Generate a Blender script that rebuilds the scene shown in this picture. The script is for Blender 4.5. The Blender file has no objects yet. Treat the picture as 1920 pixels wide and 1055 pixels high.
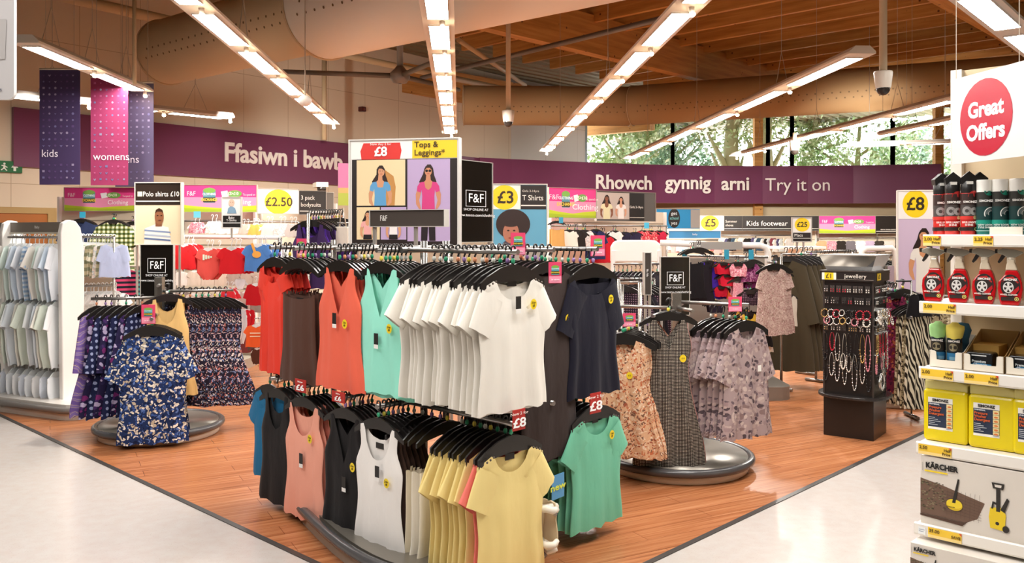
import bpy, math, random
from mathutils import Vector, Matrix
S = bpy.context.scene
COL = S.collection
# ------------------------------------------------------------------ camera, sky, exposure
FPX, HY, CXP, EH = 1622.0, 437.0, 960.0, 1.6      # focal length in pixels, horizon row, centre column, eye height
cam_d = bpy.data.cameras.new('camera'); cam = bpy.data.objects.new('camera', cam_d); COL.objects.link(cam)
cam_d.sensor_fit = 'HORIZONTAL'; cam_d.sensor_width = 36.0; cam_d.lens = 36.0 * FPX / 1920.0
cam_d.shift_y = -(527.5 - HY) / 1920.0; cam_d.clip_start = 0.05; cam_d.clip_end = 300
cam.location = (0, 0, EH); cam.rotation_euler = (math.radians(90), 0, 0)
S.camera = cam
wd = bpy.data.worlds.new('overcast sky'); S.world = wd; wd.use_nodes = True
wd.node_tree.nodes['Background'].inputs[0].default_value = (0.93, 0.97, 1.0, 1)
wd.node_tree.nodes['Background'].inputs[1].default_value = 5.5
S.view_settings.view_transform = 'Standard'; S.view_settings.look = 'None'
S.view_settings.gamma = 1.0; S.view_settings.use_curve_mapping = False
S.view_settings.exposure = 0.74
cy = S.cycles
cy.max_bounces = 7; cy.diffuse_bounces = 4; cy.glossy_bounces = 3; cy.transmission_bounces = 5; cy.transparent_max_bounces = 8
cy.caustics_reflective = False; cy.caustics_refractive = False; cy.sample_clamp_indirect = 6.0; cy.sample_clamp_direct = 0
cy.use_denoising = True
TUBE = 26.0        # strength of the fluorescent panels
# ------------------------------------------------------------------ helpers
PI = math.pi
D1 = Vector((-0.721, 0.693, 0)); D2 = Vector((0.693, 0.721, 0))
R1 = -0.766; R2 = 0.805        # turn of a thing whose width runs along -D1 (faces front left) / along D2 (faces front right)
def W(px, py, Z): return Vector(((px - CXP) * Z / FPX, Z, EH - (py - HY) * Z / FPX))
def FL(px, py, h=0.0):
    Z = FPX * (EH - h) / (py - HY); return Vector(((px - CXP) * Z / FPX, Z, h))
def UP(px, py, h):
    Z = FPX * (h - EH) / (HY - py); return Vector(((px - CXP) * Z / FPX, Z, h))
def lin(h):
    h = h.lstrip('#'); o = []
    for i in (0, 2, 4):
        c = int(h[i:i+2], 16) / 255; o.append(c / 12.92 if c <= .04045 else ((c + .055) / 1.055) ** 2.4)
    return tuple(o) + (1,)
MATS = {}
def newmat(name):
    m = bpy.data.materials.new(name); m.use_nodes = True
    return m, m.node_tree.nodes, m.node_tree.links, m.node_tree.nodes['Principled BSDF']
def M(hexc, rough=.5, metal=0, spec=.5, emit=0, kind='paint'):
    k = (hexc, rough, metal, spec, emit)
    if k not in MATS:
        m, n, l, b = newmat(kind + '_' + hexc)
        b.inputs['Base Color'].default_value = lin(hexc); b.inputs['Roughness'].default_value = rough
        b.inputs['Metallic'].default_value = metal; b.inputs['Specular IOR Level'].default_value = spec
        if emit:
            b.inputs['Emission Color'].default_value = lin(hexc); b.inputs['Emission Strength'].default_value = emit
        MATS[k] = m
    return MATS[k]
def coords(n, l, sc=(1, 1, 1), rot=(0, 0, 0), src='Object'):
    t = n.new('ShaderNodeTexCoord'); mp = n.new('ShaderNodeMapping')
    mp.inputs['Scale'].default_value = sc; mp.inputs['Rotation'].default_value = rot
    l.new(t.outputs[src], mp.inputs[0]); return mp.outputs[0]
def ramp(n, l, fac, stops, const=False):
    r = n.new('ShaderNodeValToRGB'); e = r.color_ramp.elements
    if const: r.color_ramp.interpolation = 'CONSTANT'
    while len(e) < len(stops): e.new(.5)
    for el, (p, c) in zip(e, stops): el.position = p; el.color = lin(c) if isinstance(c, str) else c
    l.new(fac, r.inputs[0]); return r.outputs[0]
def wrinkle(n, l, b, amt=.25, sc=9):
    v = coords(n, l, (sc, sc, sc * .35)); t = n.new('ShaderNodeTexNoise'); t.inputs['Scale'].default_value = 1.6; t.inputs['Detail'].default_value = 3
    l.new(v, t.inputs[0]); bp = n.new('ShaderNodeBump'); bp.inputs['Strength'].default_value = amt; bp.inputs['Distance'].default_value = .02
    l.new(t.outputs[0], bp.inputs['Height']); l.new(bp.outputs[0], b.inputs['Normal'])
def fab(hexc, rough=.85):
    k = ('fab', hexc)
    if k not in MATS:
        m, n, l, b = newmat('fabric_' + hexc); b.inputs['Roughness'].default_value = rough; b.inputs['Specular IOR Level'].default_value = .15
        b.inputs['Base Color'].default_value = lin(hexc); b.inputs['Sheen Weight'].default_value = .08
        wrinkle(n, l, b); MATS[k] = m
    return MATS[k]
def printed(key, base, cols, scale=40, kind='floral', rot=0):
    """patterned cloth: the pattern is woven or printed into the cloth itself"""
    k = ('pr', key)
    if k in MATS: return MATS[k]
    m, n, l, b = newmat('print_' + key); b.inputs['Roughness'].default_value = .85; b.inputs['Specular IOR Level'].default_value = .12
    if kind == 'floral':
        v = coords(n, l, (1, .4, 1)); nz = n.new('ShaderNodeTexNoise'); nz.inputs['Scale'].default_value = scale * .45; nz.inputs['Detail'].default_value = 2
        l.new(v, nz.inputs[0]); ad = n.new('ShaderNodeVectorMath'); ad.operation = 'MULTIPLY_ADD'; ad.inputs[1].default_value = (.075,) * 3
        l.new(nz.outputs['Color'], ad.inputs[0]); l.new(v, ad.inputs[2])
        vo = n.new('ShaderNodeTexVoronoi'); vo.inputs['Scale'].default_value = scale; l.new(ad.outputs[0], vo.inputs['Vector'])
        sep = n.new('ShaderNodeSeparateColor'); l.new(vo.outputs['Color'], sep.inputs[0])
        st = [(i / len(cols), c) for i, c in enumerate(cols)]; c1 = ramp(n, l, sep.outputs[0], st, True)
        mk = ramp(n, l, vo.outputs['Distance'], [(0, (1, 1, 1, 1)), (.5, (0, 0, 0, 1))], True)
        mx = n.new('ShaderNodeMix'); mx.data_type = 'RGBA'; l.new(mk, mx.inputs[0]); mx.inputs[6].default_value = lin(base); l.new(c1, mx.inputs[7])
        l.new(mx.outputs[2], b.inputs['Base Color'])
    elif kind == 'dots':
        v = coords(n, l, (scale, 0, scale), (0, rot, 0)); vo = n.new('ShaderNodeTexVoronoi'); vo.inputs['Scale'].default_value = 1; vo.inputs['Randomness'].default_value = 0
        l.new(v, vo.inputs['Vector']); l.new(ramp(n, l, vo.outputs['Distance'], [(0, cols[0]), (.26, base)], True), b.inputs['Base Color'])
    elif kind == 'swirl':
        v = coords(n, l, (1, .3, 1)); wv = n.new('ShaderNodeTexWave'); wv.wave_type = 'RINGS'; wv.inputs['Scale'].default_value = scale; wv.inputs['Distortion'].default_value = 9
        wv.inputs['Detail'].default_value = 2; wv.inputs['Detail Scale'].default_value = 1.2; l.new(v, wv.inputs[0])
        l.new(ramp(n, l, wv.outputs['Fac'], [(0, base)] + [(.45 + .5 * i / len(cols), c) for i, c in enumerate(cols)], True), b.inputs['Base Color'])
    elif kind == 'zebra':
        v = coords(n, l, (1, .5, .45), (0, .5, 0)); wv = n.new('ShaderNodeTexWave'); wv.inputs['Scale'].default_value = scale; wv.inputs['Distortion'].default_value = 7
        wv.inputs['Detail Scale'].default_value = .8; l.new(v, wv.inputs[0]); l.new(ramp(n, l, wv.outputs['Fac'], [(0, base), (.5, cols[0])], True), b.inputs['Base Color'])
    elif kind in ('stripe', 'plaid'):
        def wv(d, sc):
            v = coords(n, l, (1, 0, 1)); w_ = n.new('ShaderNodeTexWave'); w_.bands_direction = d; w_.inputs['Scale'].default_value = sc; l.new(v, w_.inputs[0]); return w_.outputs['Fac']
        thr = .5 if len(cols) < 3 else .8
        c1 = ramp(n, l, wv('Z', scale), [(0, base), (thr, cols[0])], True)
        if kind == 'plaid':
            c2 = ramp(n, l, wv('X', scale), [(0, '#ffffff'), (.5, cols[1])], True); mx = n.new('ShaderNodeMix'); mx.data_type = 'RGBA'; mx.blend_type = 'MULTIPLY'
            mx.inputs[0].default_value = 1; l.new(c1, mx.inputs[6]); l.new(c2, mx.inputs[7]); c1 = mx.outputs[2]
        l.new(c1, b.inputs['Base Color'])
    wrinkle(n, l, b); MATS[k] = m
    return m
class MB:
    def __init__(s): s.v = []; s.f = []; s.mi = []; s.sm = []; s.X = None; s.m = 0
    def add(s, vs, fs, m=None, smooth=False):
        o = len(s.v); m = s.m if m is None else m
        s.v += [tuple(s.X @ Vector(p)) if s.X else tuple(p) for p in vs]
        for f in fs: s.f.append([i + o for i in f]); s.mi.append(m); s.sm.append(smooth)
        return s
    def box(s, x0, x1, y0, y1, z0, z1, m=None):
        return s.add([(x0, y0, z0), (x1, y0, z0), (x1, y1, z0), (x0, y1, z0), (x0, y0, z1), (x1, y0, z1), (x1, y1, z1), (x0, y1, z1)],
                     [(0, 3, 2, 1), (4, 5, 6, 7), (0, 1, 5, 4), (1, 2, 6, 5), (2, 3, 7, 6), (3, 0, 4, 7)], m)
    def prism(s, out, a0, a1, axis='y', m=None, smooth=False):
        n = len(out); P = {'y': lambda p, a: (p[0], a, p[1]), 'z': lambda p, a: (p[0], p[1], a), 'x': lambda p, a: (a, p[0], p[1])}[axis]
        vs = [P(p, a0) for p in out] + [P(p, a1) for p in out]
        s.add(vs, [[i, (i + 1) % n, n + (i + 1) % n, n + i] for i in range(n)], m, smooth)
        o = len(s.v) - 2 * n; m = s.m if m is None else m
        s.f += [[o + i for i in range(n)][::-1], [o + n + i for i in range(n)]]; s.mi += [m, m]; s.sm += [False, False]
        return s
    def flat(s, out, y, m=None): return s.add([(p[0], y, p[1]) for p in out], [list(range(len(out)))], m)
    def tube(s, pts, r, n=8, m=None, closed=False, caps=True):
        pts = [Vector(p) for p in pts]; N = len(pts); vs = []; up = None
        rr = r if isinstance(r, (list, tuple)) else [r] * N
        for i, p in enumerate(pts):
            t = (pts[(i + 1) % N] - pts[i - 1]) if closed else (pts[min(i + 1, N - 1)] - pts[max(i - 1, 0)])
            t = t.normalized() if t.length > 1e-9 else Vector((0, 0, 1))
            if up is None: up = Vector((0, 0, 1)) if abs(t.z) < .9 else Vector((1, 0, 0))
            a = t.cross(up)
            if a.length < 1e-6: a = t.cross(Vector((0, 1, 0)))
            a.normalize(); b = a.cross(t).normalized(); up = b
            for k in range(n):
                q = 2 * PI * k / n; vs.append(p + (a * math.cos(q) + b * math.sin(q)) * rr[i])
        fs = []
        for i in range(N if closed else N - 1):
            j = (i + 1) % N
            for k in range(n): fs.append([i * n + k, i * n + (k + 1) % n, j * n + (k + 1) % n, j * n + k])
        s.add(vs, fs, m, n > 5)
        if caps and not closed:
            o = len(s.v) - N * n; m = s.m if m is None else m
            s.f += [[o + k for k in range(n)][::-1], [o + (N - 1) * n + k for k in range(n)]]; s.mi += [m, m]; s.sm += [False, False]
        return s
    def lathe(s, prof, n=24, m=None, c=(0, 0, 0), sx=1, sy=1, smooth=True):
        vs = [(c[0] + sx * r * math.cos(2 * PI * k / n), c[1] + sy * r * math.sin(2 * PI * k / n), c[2] + z) for r, z in prof for k in range(n)]
        fs = [[i * n + k, i * n + (k + 1) % n, (i + 1) * n + (k + 1) % n, (i + 1) * n + k] for i in range(len(prof) - 1) for k in range(n)]
        return s.add(vs, fs, m, smooth)
    def ell(s, c, rx, ry, rz, m=None, n=14, k=8):
        return s.lathe([(math.cos(a), math.sin(a) * rz) for a in [-PI / 2 + PI * i / k for i in range(k + 1)]], n, m, c, rx, ry)
    def build(s, name, mats, parent=None, loc=None, rz=0, bevel=0):
        me = bpy.data.meshes.new(name); me.from_pydata(s.v, [], s.f)
        me.polygons.foreach_set('material_index', s.mi); me.polygons.foreach_set('use_smooth', s.sm)
        for m in (mats if isinstance(mats, (list, tuple)) else [mats]): me.materials.append(m)
        me.update(); o = bpy.data.objects.new(name, me); COL.objects.link(o)
        if parent: o.parent = parent
        if loc is not None: o.location = loc
        o.rotation_euler = (0, 0, rz)
        if bevel:
            b = o.modifiers.new('bevel', 'BEVEL'); b.width = bevel; b.segments = 2; b.limit_method = 'ANGLE'
        return o
def tag(o, label, cat, group=None, kind=None):
    if label: o['label'] = ' '.join(label.split()[:16]).rstrip(',')
    if cat: o['category'] = cat
    if group: o['group'] = group
    if kind: o['kind'] = kind
    return o
def T(name, label, cat, loc=(0, 0, 0), rz=0, group=None):
    o = bpy.data.objects.new(name, None); o.empty_display_size = .05; COL.objects.link(o)
    o.location = loc; o.rotation_euler = (0, 0, rz); return tag(o, label, cat, group)
def struct(name, mb, mats, loc=None, rz=0, parent=None):
    o = mb.build(name, mats, parent, loc, rz); o['kind'] = 'structure'; return o
def cp(o, parent=None):
    c = o.copy(); COL.objects.link(c); c.parent = parent
    for ch in list(o.children): cp(ch, c)
    return c
def recolor(o, m):
    o.material_slots[0].link = 'OBJECT'; o.material_slots[0].material = m
ORD = 'first second third fourth fifth sixth seventh eighth ninth tenth eleventh twelfth thirteenth fourteenth fifteenth sixteenth seventeenth eighteenth nineteenth twentieth'.split()
ORD += ['twenty-' + w for w in ORD[:9]] + ['thirtieth'] + ['thirty-' + w for w in ORD[:9]]
FONTQ = []
def txt(s, size, m, parent, x, z, y=-.004, align='CENTER', bold=0, sx=1, name='lettering', ex=.0006, rx=PI / 2):
    cu = bpy.data.curves.new(name, 'FONT'); cu.body = s; cu.size = size; cu.align_x = align; cu.align_y = 'CENTER'; cu.extrude = ex
    cu.offset = bold * size; cu.resolution_u = 3; cu.materials.append(m)
    o = bpy.data.objects.new(name, cu); COL.objects.link(o); o.parent = parent; o.location = (x, y, z); o.rotation_euler = (rx, 0, 0); o.scale = (sx, 1, 1)
    FONTQ.append(o); return o
def fonts_to_mesh():
    dg = bpy.context.evaluated_depsgraph_get(); dg.update()
    for o in FONTQ:
        me = bpy.data.meshes.new_from_object(o.evaluated_get(dg)); nm = o.name.split('.')[0]
        q = bpy.data.objects.new(nm, me); COL.objects.link(q); q.parent = o.parent; q.location = o.location; q.rotation_euler = o.rotation_euler; q.scale = o.scale
        cu = o.data; bpy.data.objects.remove(o); bpy.data.curves.remove(cu)
def ellpts(cx, cz, rx, rz, n=28, a0=0, a1=2 * PI): return [(cx + rx * math.cos(a0 + (a1 - a0) * i / n), cz + rz * math.sin(a0 + (a1 - a0) * i / n)) for i in range(n + (0 if abs(a1 - a0 - 2 * PI) < 1e-6 else 1))]
def rrect(x0, z0, x1, z1, r, k=5):
    o = []
    for cx, cz, a in ((x1 - r, z0 + r, -PI / 2), (x1 - r, z1 - r, 0), (x0 + r, z1 - r, PI / 2), (x0 + r, z0 + r, PI)):
        o += [(cx + r * math.cos(a + PI / 2 * i / k), cz + r * math.sin(a + PI / 2 * i / k)) for i in range(k + 1)]
    return o
def pboard(name, label, cat, box, Z, rz=0, t=.02, face='#ffffff', frame=None, fw=2.0, ops=(), group=None, posts=None, edge=None, rough=.4, radius=0):
    """a printed board; box and ops are measured on the print in the same unit (left, top, right, bottom), the board stands at depth Z"""
    x0, y0, x1, y1 = box; xc = (x0 + x1) / 2
    fs = math.cos(rz) - math.sin(rz) * (xc - CXP) / FPX; k = Z / FPX; w = (x1 - x0) * k / fs; h = (y1 - y0) * k
    t_ = T(name, label, cat, W(xc, y1, Z), rz, group)
    lx = lambda x: (x - xc) * k / fs
    lz = lambda y: (y1 - y) * k
    mb = MB()
    if radius: mb.prism(rrect(-w / 2, 0, w / 2, h, radius * k), 0, t)
    else: mb.box(-w / 2, w / 2, 0, t, 0, h)
    mb.build('panel', M(face, rough), t_)
    if frame:
        f = fw * k; g = MB(); e = .008
        g.box(-w / 2 - f, w / 2 + f, -e, t + e, h, h + f); g.box(-w / 2 - f, w / 2 + f, -e, t + e, -f, 0)
        g.box(-w / 2 - f, -w / 2, -e, t + e, 0, h); g.box(w / 2, w / 2 + f, -e, t + e, 0, h); g.build('frame', M(frame, .35), t_)
    if posts:
        pc, px_, pz = posts
        for p in px_: g = MB(); g.box(lx(p) - .009, lx(p) + .009, .002, .02, pz - t_.location.z, -.0); g.build('post', M(pc, .35, .6), t_)
    pr = MB(); cols = []; lay = 0; txts = []; st = min(.0005, .006 / max(1, len(ops)))
    for op in ops:
        lay += 1; y = -.0012 - st * lay
        c = op[-1]
        if op[0] == 't': txts.append((op, y)); continue
        if c not in cols: cols.append(c)
        mi = cols.index(c)
        if op[0] == 'r': pr.flat([(lx(op[1]), lz(op[4])), (lx(op[3]), lz(op[4])), (lx(op[3]), lz(op[2])), (lx(op[1]), lz(op[2]))], y, mi)
        elif op[0] == 'e': pr.flat([(lx(a), lz(b)) for a, b in ellpts(op[1], op[2], op[3], op[4])][::-1], y, mi)
        elif op[0] == 'p': pr.flat([(lx(a), lz(b)) for a, b in op[1]], y, mi)
    if cols: pr.build('print', [M(c, rough) for c in cols], t_)
    for op, y in txts:
        _, s, x, yy, size, al, bold, sx, c = op
        txt(s, size * k, M(c, .5), t_, lx(x), lz(yy), y, al, bold, sx / fs)
    return t_
def tx(s, x, y, size, c, al='CENTER', bold=0, sx=1): return ('t', s, x, y, size, al, bold, sx, c)
# ------------------------------------------------------------------ light rows (the shop's own lamps, plus one added row)
m_tube, n_, l_, b_ = newmat('fluorescent_diffuser')
b_.inputs['Base Color'].default_value = (.9, .9, .9, 1); b_.inputs['Emission Color'].default_value = (1, .97, .93, 1); b_.inputs['Emission Strength'].default_value = TUBE
m_spot, n_, l_, b_ = newmat('spot_bulb'); b_.inputs['Emission Color'].default_value = (1, .8, .5, 1); b_.inputs['Emission Strength'].default_value = 45
m_lbody = M('#e6ddd2', .45); m_wire = M('#b9ad9c', .5); m_louvre = M('#efefef', .15, .6)
LH = 3.3
def light_row(label, a, b, n, wires=True, lw=.128, near_open=0, group='suspended fluorescent light rows', sp=True, first=0):
    a = Vector(a); b = Vector(b); d = b - a; Lg = d.length; rz = math.atan2(d.y, d.x)
    t = T('light_row', label, 'ceiling light', a, rz, group)
    mb = MB(); out = [(-lw, 0), (lw, 0), (lw, .022), (lw * .55, .075), (-lw * .55, .075), (-lw, .022)]
    mb.prism(out, 0, Lg, 'x'); mb.build('housing', m_lbody, t)
    p = Lg / n
    for i in range(n):
        x0 = i * p + p * .09; x1 = (i + 1) * p - p * .12; d_ = MB()
        d_.add([(x0, -lw * .66, -.006), (x1, -lw * .66, -.006), (x1, lw * .66, -.006), (x0, lw * .66, -.006)], [(0, 1, 2, 3)])
        d_.build('diffuser', m_tube, t)
        r_ = MB()
        for k in (-1, 1): r_.box(x0, x1, k * lw * .66 - .004, k * lw * .66 + .004, -.014, 0)
        r_.box(x0 - .004, x0 + .004, -lw * .66, lw * .66, -.014, 0); r_.box(x1 - .004, x1 + .004, -lw * .66, lw * .66, -.014, 0)
        r_.build('diffuser_rim', m_louvre, t)
        if sp and i >= first:
            xs = (i + 1) * p - .02; s_ = MB()
            s_.tube([(xs, -.03, 0), (xs, -.035, -.05)], .022, 10, 0); s_.ell((xs, -.036, -.055), .024, .024, .02, 1)
            s_.build('spot_lamp', [m_lbody, m_spot], t)
    if wires:
        for q in (.18, .5, .82):
            w = MB(); x = q * Lg
            w.tube([(x - .18, 0, .07), (x, 0, .45)], .004, 4); w.tube([(x + .18, 0, .07), (x, 0, .45)], .004, 4); w.tube([(x, 0, .45), (x, 0, 2.6)], .004, 4)
            w.build('suspension_wire', m_wire, t)
    return t
light_row('long light row left of centre, running from top edge past the hanging white ball', UP(350, 0, LH) - (UP(618, 232, LH) - UP(350, 0, LH)) * .55, UP(622, 233, LH), 8)
light_row('centre light row running straight away above the framed poster', UP(818, 0, LH) - (UP(843, 250, LH) - UP(818, 0, LH)) * .45, UP(843, 250, LH), 11, sp=True)
light_row('long light row right of centre, crossing in front of the big timber beam', UP(1302, 0, LH) - (UP(1022, 284, LH) - UP(1302, 0, LH)) * .35, UP(1022, 284, LH), 11)
light_row('light row with a free chamfered end beside the larger dome camera', UP(1618, 100, LH), UP(1178, 298, LH), 6)
light_row('light row in front of the window trees, its end behind the Great Offers sign', UP(1800, 184, LH), UP(1378, 293, LH), 5)
light_row('short light row low in the window, nearest the Great Offers sign', UP(1812, 220, LH), UP(1627, 260, LH), 3)
light_row('short level light row just above the purple wall sign under the windows', UP(1592, 274, LH), UP(1812, 267, LH), 2)
light_row('short two-panel light row above the hanging kids banner', UP(45, 80, LH), UP(268, 172, LH), 2)
light_row('thin light row behind the three hanging banners, along the left wall', UP(10, 179, LH), UP(432, 222, LH), 3)
_a = UP(1828, 0, LH + .02); _d = (UP(1922, 78, LH + .02) - _a).normalized()
light_row('bright light row in the top right corner above the Great Offers sign', _a - _d * 6.5, _a + _d * 6, 8, lw=.15, sp=False)
light_row('light row over the pale aisle on the left, above the camera', Vector((-1.3, .9, LH)), Vector((-4.6, 4.1, LH)), 4, sp=False)  # out of view, added to brighten the left face of the front rack
# the spot heads between the panels: beams onto the clothes and the wall signs, plus two added ones
def spot(p, tgt, e=300, ang=75, col=(1, .93, .84)):
    d = bpy.data.lights.new('spot_beam', 'SPOT'); d.energy = e; d.color = col; d.spot_size = math.radians(ang); d.spot_blend = 1; d.shadow_soft_size = .06
    o = bpy.data.objects.new('spot_beam', d); COL.objects.link(o); o.location = p; v = Vector(tgt) - Vector(p); o.rotation_euler = v.to_track_quat('-Z', 'Y').to_euler(); o['kind'] = 'structure'
for (px, py), tg in (((432, 222), (-4.4, 18.2, 2.6)), ((618, 232), (-2.5, 20.5, 2.5)), ((843, 250), (.4, 23.5, 2.6)), ((1022, 284), (1.6, 24.6, 2.7)), ((1178, 298), (4.2, 25.5, 2.7)), ((1378, 293), (7.6, 26, 3.0)), ((1627, 260), (10.6, 25.5, 3.0)), ((1600, 273), (12.5, 25, 2.8))):
    p_ = UP(px, py, LH - .06); spot(p_ - Vector((0, .1, 0)), tg, 390, 78)
for (px, py), tg, e in (((60, 184), (-8.3, 13.6, 1.7), 95), ((150, 192), (-6.6, 15.4, 1.8), 120), ((560, 180), (-3.2, 10.2, 1.4), 170), ((500, 125), (-4.6, 10.5, 1.3), 170), ((400, 45), (-2.7, 6.8, .9), 160), ((285, 118), (-4.6, 8.9, 1.0), 200), ((832, 150), (-.9, 10.8, 1.5), 260), ((836, 200), (1.6, 12.5, 1.5), 300), ((1150, 160), (1.2, 8.6, 1.2), 260), ((1080, 225), (1.9, 12.2, 1.6), 300), ((1400, 190), (2.2, 8.6, 1.2), 260), ((1300, 240), (3.6, 12, 1.3), 300), ((1540, 255), (5.5, 19.4, 1.6), 420), ((1700, 205), (3.4, 9.8, 1.2), 260), ((1220, 283), (4.2, 19.4, 1.6), 420)):  # first two beams added only to lift the dim left wall
    spot(UP(px, py, LH - .06), tg, e, 80)
# ------------------------------------------------------------------ setting: floor, walls, ceiling
m, n, l, b = newmat('cream_terrazzo_vinyl'); v = coords(n, l); t = n.new('ShaderNodeTexVoronoi'); t.inputs['Scale'].default_value = 90; l.new(v, t.inputs['Vector'])
t2 = n.new('ShaderNodeTexNoise'); t2.inputs['Scale'].default_value = 14; t2.inputs['Detail'].default_value = 6; l.new(v, t2.inputs[0])
c1 = ramp(n, l, t.outputs['Distance'], [(0, '#9d958e'), (.12, '#b9b2ac'), (.3, '#bfb8b3')]); c2 = ramp(n, l, t2.outputs[0], [(.3, '#fbf6f2'), (.7, '#ffffff')])
mx = n.new('ShaderNodeMix'); mx.data_type = 'RGBA'; mx.blend_type = 'MULTIPLY'; mx.inputs[0].default_value = 1; l.new(c1, mx.inputs[6]); l.new(c2, mx.inputs[7]); l.new(mx.outputs[2], b.inputs['Base Color'])
b.inputs['Roughness'].default_value = .22; b.inputs['Specular IOR Level'].default_value = .45; m_floor = m
m, n, l, b = newmat('orange_wood_vinyl'); ang = math.atan2(.471, .882)
v = coords(n, l, (1, 1, 1), (0, 0, -ang)); sx = n.new('ShaderNodeVectorMath'); sx.operation = 'MULTIPLY'; sx.inputs[1].default_value = (.5, 16, 1); l.new(v, sx.inputs[0])
t = n.new('ShaderNodeTexNoise'); t.inputs['Scale'].default_value = 2.6; t.inputs['Detail'].default_value = 5; t.inputs['Roughness'].default_value = .65; l.new(sx.outputs[0], t.inputs[0])
c1 = ramp(n, l, t.outputs[0], [(.28, '#8f5433'), (.45, '#b57247'), (.58, '#c58358'), (.75, '#d49a70')])
br = n.new('ShaderNodeTexBrick'); br.inputs['Scale'].default_value = 1; br.inputs['Brick Width'].default_value = 1.1; br.inputs['Row Height'].default_value = .14
br.inputs['Mortar Size'].default_value = .002; br.inputs['Color1'].default_value = lin('#f2f2f2'); br.inputs['Color2'].default_value = lin('#d8d0c8'); br.inputs['Mortar'].default_value = lin('#8a6a50')
l.new(v, br.inputs[0]); mx = n.new('ShaderNodeMix'); mx.data_type = 'RGBA'; mx.blend_type = 'MULTIPLY'; mx.inputs[0].default_value = .75; l.new(c1, mx.inputs[6]); l.new(br.outputs[0], mx.inputs[7])
l.new(mx.outputs[2], b.inputs['Base Color']); b.inputs['Roughness'].default_value = .27; b.inputs['Specular IOR Level'].default_value = .5; m_wood = m
m, n, l, b = newmat('glulam_timber'); v = coords(n, l, (1, 1, 1)); t = n.new('ShaderNodeTexNoise'); t.inputs['Scale'].default_value = 7; t.inputs['Detail'].default_value = 4
sx = n.new('ShaderNodeVectorMath'); sx.operation = 'MULTIPLY'; sx.inputs[1].default_value = (.15, 2, 2.2); l.new(v, sx.inputs[0]); l.new(sx.outputs[0], t.inputs[0])
vo = n.new('ShaderNodeTexVoronoi'); vo.inputs['Scale'].default_value = 4.2; l.new(v, vo.inputs['Vector'])
c1 = ramp(n, l, t.outputs[0], [(.3, '#b8813f'), (.5, '#cb934d'), (.7, '#d9a45e')]); c2 = ramp(n, l, vo.outputs['Distance'], [(0, '#4a3018'), (.07, '#6b4a2a'), (.1, '#ffffff')])
mx = n.new('ShaderNodeMix'); mx.data_type = 'RGBA'; mx.blend_type = 'MULTIPLY'; mx.inputs[0].default_value = .9; l.new(c1, mx.inputs[6]); l.new(c2, mx.inputs[7]); l.new(mx.outputs[2], b.inputs['Base Color'])
b.inputs['Roughness'].default_value = .6; m_glulam = m
def panelmat(name, col, seam, wd_):
    m, n, l, b = newmat(name); v = coords(n, l); br = n.new('ShaderNodeTexBrick'); br.offset = 0; br.inputs['Scale'].default_value = 1; br.inputs['Brick Width'].default_value = wd_; br.inputs['Row Height'].default_value = 2.4
    br.inputs['Mortar Size'].default_value = .006; br.inputs['Color1'].default_value = lin(col); br.inputs['Color2'].default_value = lin(col); br.inputs['Mortar'].default_value = lin(seam)
    mp = n.new('ShaderNodeVectorMath'); mp.operation = 'ADD'; mp.inputs[1].default_value = (0.3, .13, 0); cx = n.new('ShaderNodeCombineXYZ'); sp = n.new('ShaderNodeSeparateXYZ')
    l.new(v, sp.inputs[0]); l.new(sp.outputs[0], cx.inputs[0]); l.new(sp.outputs[2], cx.inputs[1]); l.new(cx.outputs[0], br.inputs[0]); l.new(br.outputs[0], b.inputs['Base Color']); b.inputs['Roughness'].default_value = .6
    return m
m_wall = panelmat('cream_wall_panels', '#e2d2ba', '#bda789', 1.1); m_wallw = panelmat('white_wall_panels', '#d9d6cf', '#b5b0a6', 1.5); m_plain = M('#d9c9ac', .7)
m_deck = M('#8f8468', .55, .35)
fl = MB(); fl.add([(-15, -9, 0), (18, -9, 0), (18, 29, 0), (-15, 29, 0)], [(0, 1, 2, 3)]); struct('floor', fl, m_floor)
K = Vector((-.115, 3.39, 0)); wf = MB()
wf.add([K + Vector((0, 0, .003)), K + D2 * 31 + Vector((0, 0, .003)), K + D1 * 17 + D2 * 31 + Vector((0, 0, .003)), K + D1 * 17 + Vector((0, 0, .003))], [(0, 1, 2, 3)]); struct('floor_wood', wf, m_wood)
for i, (d, L_) in enumerate(((D1, 17), (D2, 31))):
    s_ = Vector((-d.y, d.x, 0)) * .016; e_ = K + d * L_; tr = MB(); z = Vector((0, 0, .005))
    tr.add([K - s_, K + s_, e_ + s_, e_ - s_, K - s_ + z, K + s_ + z, e_ + s_ + z, e_ - s_ + z], [(4, 5, 6, 7), (0, 1, 5, 4), (2, 3, 7, 6), (1, 2, 6, 5), (3, 0, 4, 7)]); struct('trim_%d' % (i + 1), tr, M('#3a3633', .4))
WA = Vector((-8.05, 13.9, 0)); WU = Vector((.603, .798, 0)); WRZ = math.atan2(.798, .603)
def LWs(px): return ((px - CXP) / FPX * WA.y - WA.x) / (WU.x - (px - CXP) / FPX * WU.y)
wl = MB(); wl.box(-9.5, 13.35, 0, .15, 0, 6.0); struct('wall_left', wl, m_wall, WA, WRZ)
wb = MB(); p0 = WA + WU * 13.3; p1 = Vector((2.3, 27, 0)); d = (p1 - p0); wb.box(0, d.length, 0, .15, 0, 6.0); struct('wall_back', wb, m_wallw, p0, math.atan2(d.y, d.x))
wc = MB(); wc.box(2.3, 18, 27, 27.15, 0, 3.35); wc.box(2.3, 18, 27, 27.15, 5.6, 6); struct('wall_window', wc, M('#d8c8a6', .6))
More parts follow.
